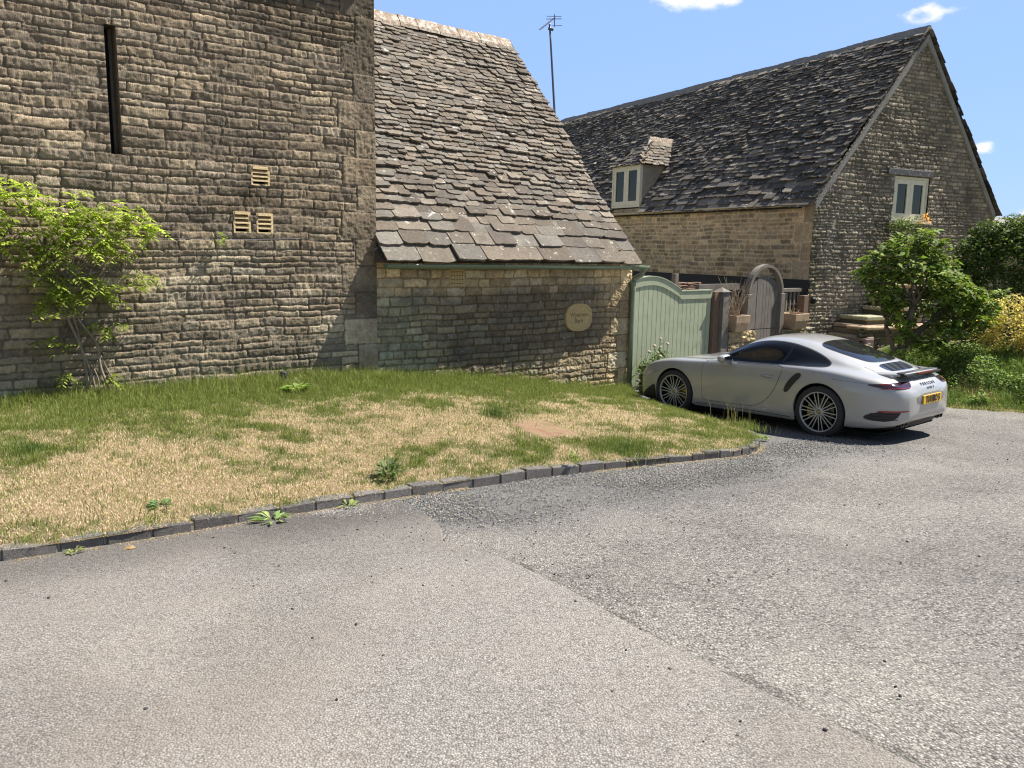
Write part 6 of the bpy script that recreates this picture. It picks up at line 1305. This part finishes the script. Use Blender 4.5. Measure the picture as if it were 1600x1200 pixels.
weedA('leafy shoot hanging over the kerb right of the gravel start', -5.3, 4.40, Lz(-5.3, 4.3)+.03, .06, 26, (.04, .08), (.2, .28, .08), 6, h=.16)
weedA('tiny green weed at the kerb foot in the left corner', -9.75, 4.52, float(gz(A(-9.7, 4.5, 0)[1]))+.01, .08, 20, (.03, .07), (.2, .25, .08), 7, h=.05)
weedA('green weeds at the curved end of the kerb by the car', -1.9, 4.2, float(gz(A(-1.9, 4.2, 0)[1]))+.01, .1, 60, (.04, .10), (.2, .28, .08), 8, h=.1)
weed('weed', 'bright lime green weed at the foot of the bank beside the car rear', 7.25, 13.75, -.05, .2, 120, (.05, .12), (.26, .42, .07), 9, h=.3)
# fallen leaf
q = A(-9.45, 4.62, 0); mb = MB(); z = float(gz(q[1]))+.012; mb.add([(q[0]-.03, q[1]-.02, z), (q[0]+.02, q[1]-.03, z+.012), (q[0]+.045, q[1]+.01, z+.004), (q[0]+.01, q[1]+.035, z+.016), (q[0]-.03, q[1]+.02, z+.006)], [(0, 1, 2, 3, 4)], (.5, .36, .2)); tag(mb.build('fallen_leaf', M['leaf_soft']), 'curled dry brown leaf on the tarmac by the kerb at left', 'leaf')
# peony by the downpipe
pe = empty('peony', A(.22, .33, -.1), 'leafy peony with pale seed heads between the downpipe and the car nose', 'plant'); mb = MB(); rs = np.random.RandomState(51); rg = random.Random(51); P_ = []; heads = []
for k in range(26):
    s0, d0 = .20+rg.uniform(-.10, .12), .30+rg.uniform(-.12, .12); h = rg.uniform(.45, .98); tip = A(s0+rg.uniform(-.12, .34)*h, d0+rg.uniform(-.1, .15), -.1+h); pts = branchy(mb, A(s0, d0, -.1), tip, .006, .0035, rg, .03)
    for p in pts[1:-1]:
        for _ in range(9): P_.append(np.array(p)+rs.normal(0, .045, 3))
    if h > .6 and k < 22: heads.append(tip)
fixn(mb.build('stem', plain('green_stem', (.12, .17, .05), .6), pe)); P_ = np.array(P_); n = len(P_); leaves('foliage', P_, rs.uniform(.08, .17, n), lcol((.115, .185, .05), n, rs, .4), rs, M['leaf'], pe, aspect=.26, up=.3, droop=.4)
M['seed'] = plain('seed_head', (.5, .44, .34), .8)
for h_ in heads[:13]:
    mb = MB(); vs = []; n_ = 8; r = rg.uniform(.018, .03)
    for i in range(6):
        a = math.pi*i/5
        for j in range(n_): b = 2*math.pi*j/n_; vs.append((h_[0]+r*math.sin(a)*math.cos(b)*1.1, h_[1]+r*math.sin(a)*math.sin(b)*1.1, h_[2]+r*.85*math.cos(a)*(1-.2*math.cos(3*b))))
    mb.add(vs, [(i*n_+j, i*n_+(j+1) % n_, (i+1)*n_+(j+1) % n_, (i+1)*n_+j) for i in range(5) for j in range(n_)]); mb.build('seed_head', M['seed'], pe, smooth=True)
# pale stones by the pipe foot
rg = random.Random(4)
for k in range(9):
    s, d = .12+rg.uniform(0, .5), .12+rg.uniform(-.05, .5); r = rg.uniform(.03, .075); q = A(s, d, 0); z = float(gz(q[1])); mb = MB(); vs = []; n_ = 7
    for i in range(5):
        a = math.pi*i/4
        for j in range(n_): b = 2*math.pi*j/n_; rr = r*rg.uniform(.8, 1.2); vs.append((q[0]+rr*math.sin(a)*math.cos(b), q[1]+rr*math.sin(a)*math.sin(b), z+r*.3+rr*.55*math.cos(a)))
    mb.add(vs, [(i*n_+j, i*n_+(j+1) % n_, (i+1)*n_+(j+1) % n_, (i+1)*n_+j) for i in range(4) for j in range(n_)], (.5, .47, .42))
    tag(mb.build('pale_stone', M['rough_stone']), 'small pale loose stone at the foot of the downpipe', 'stone', 'pale stones at the downpipe foot')
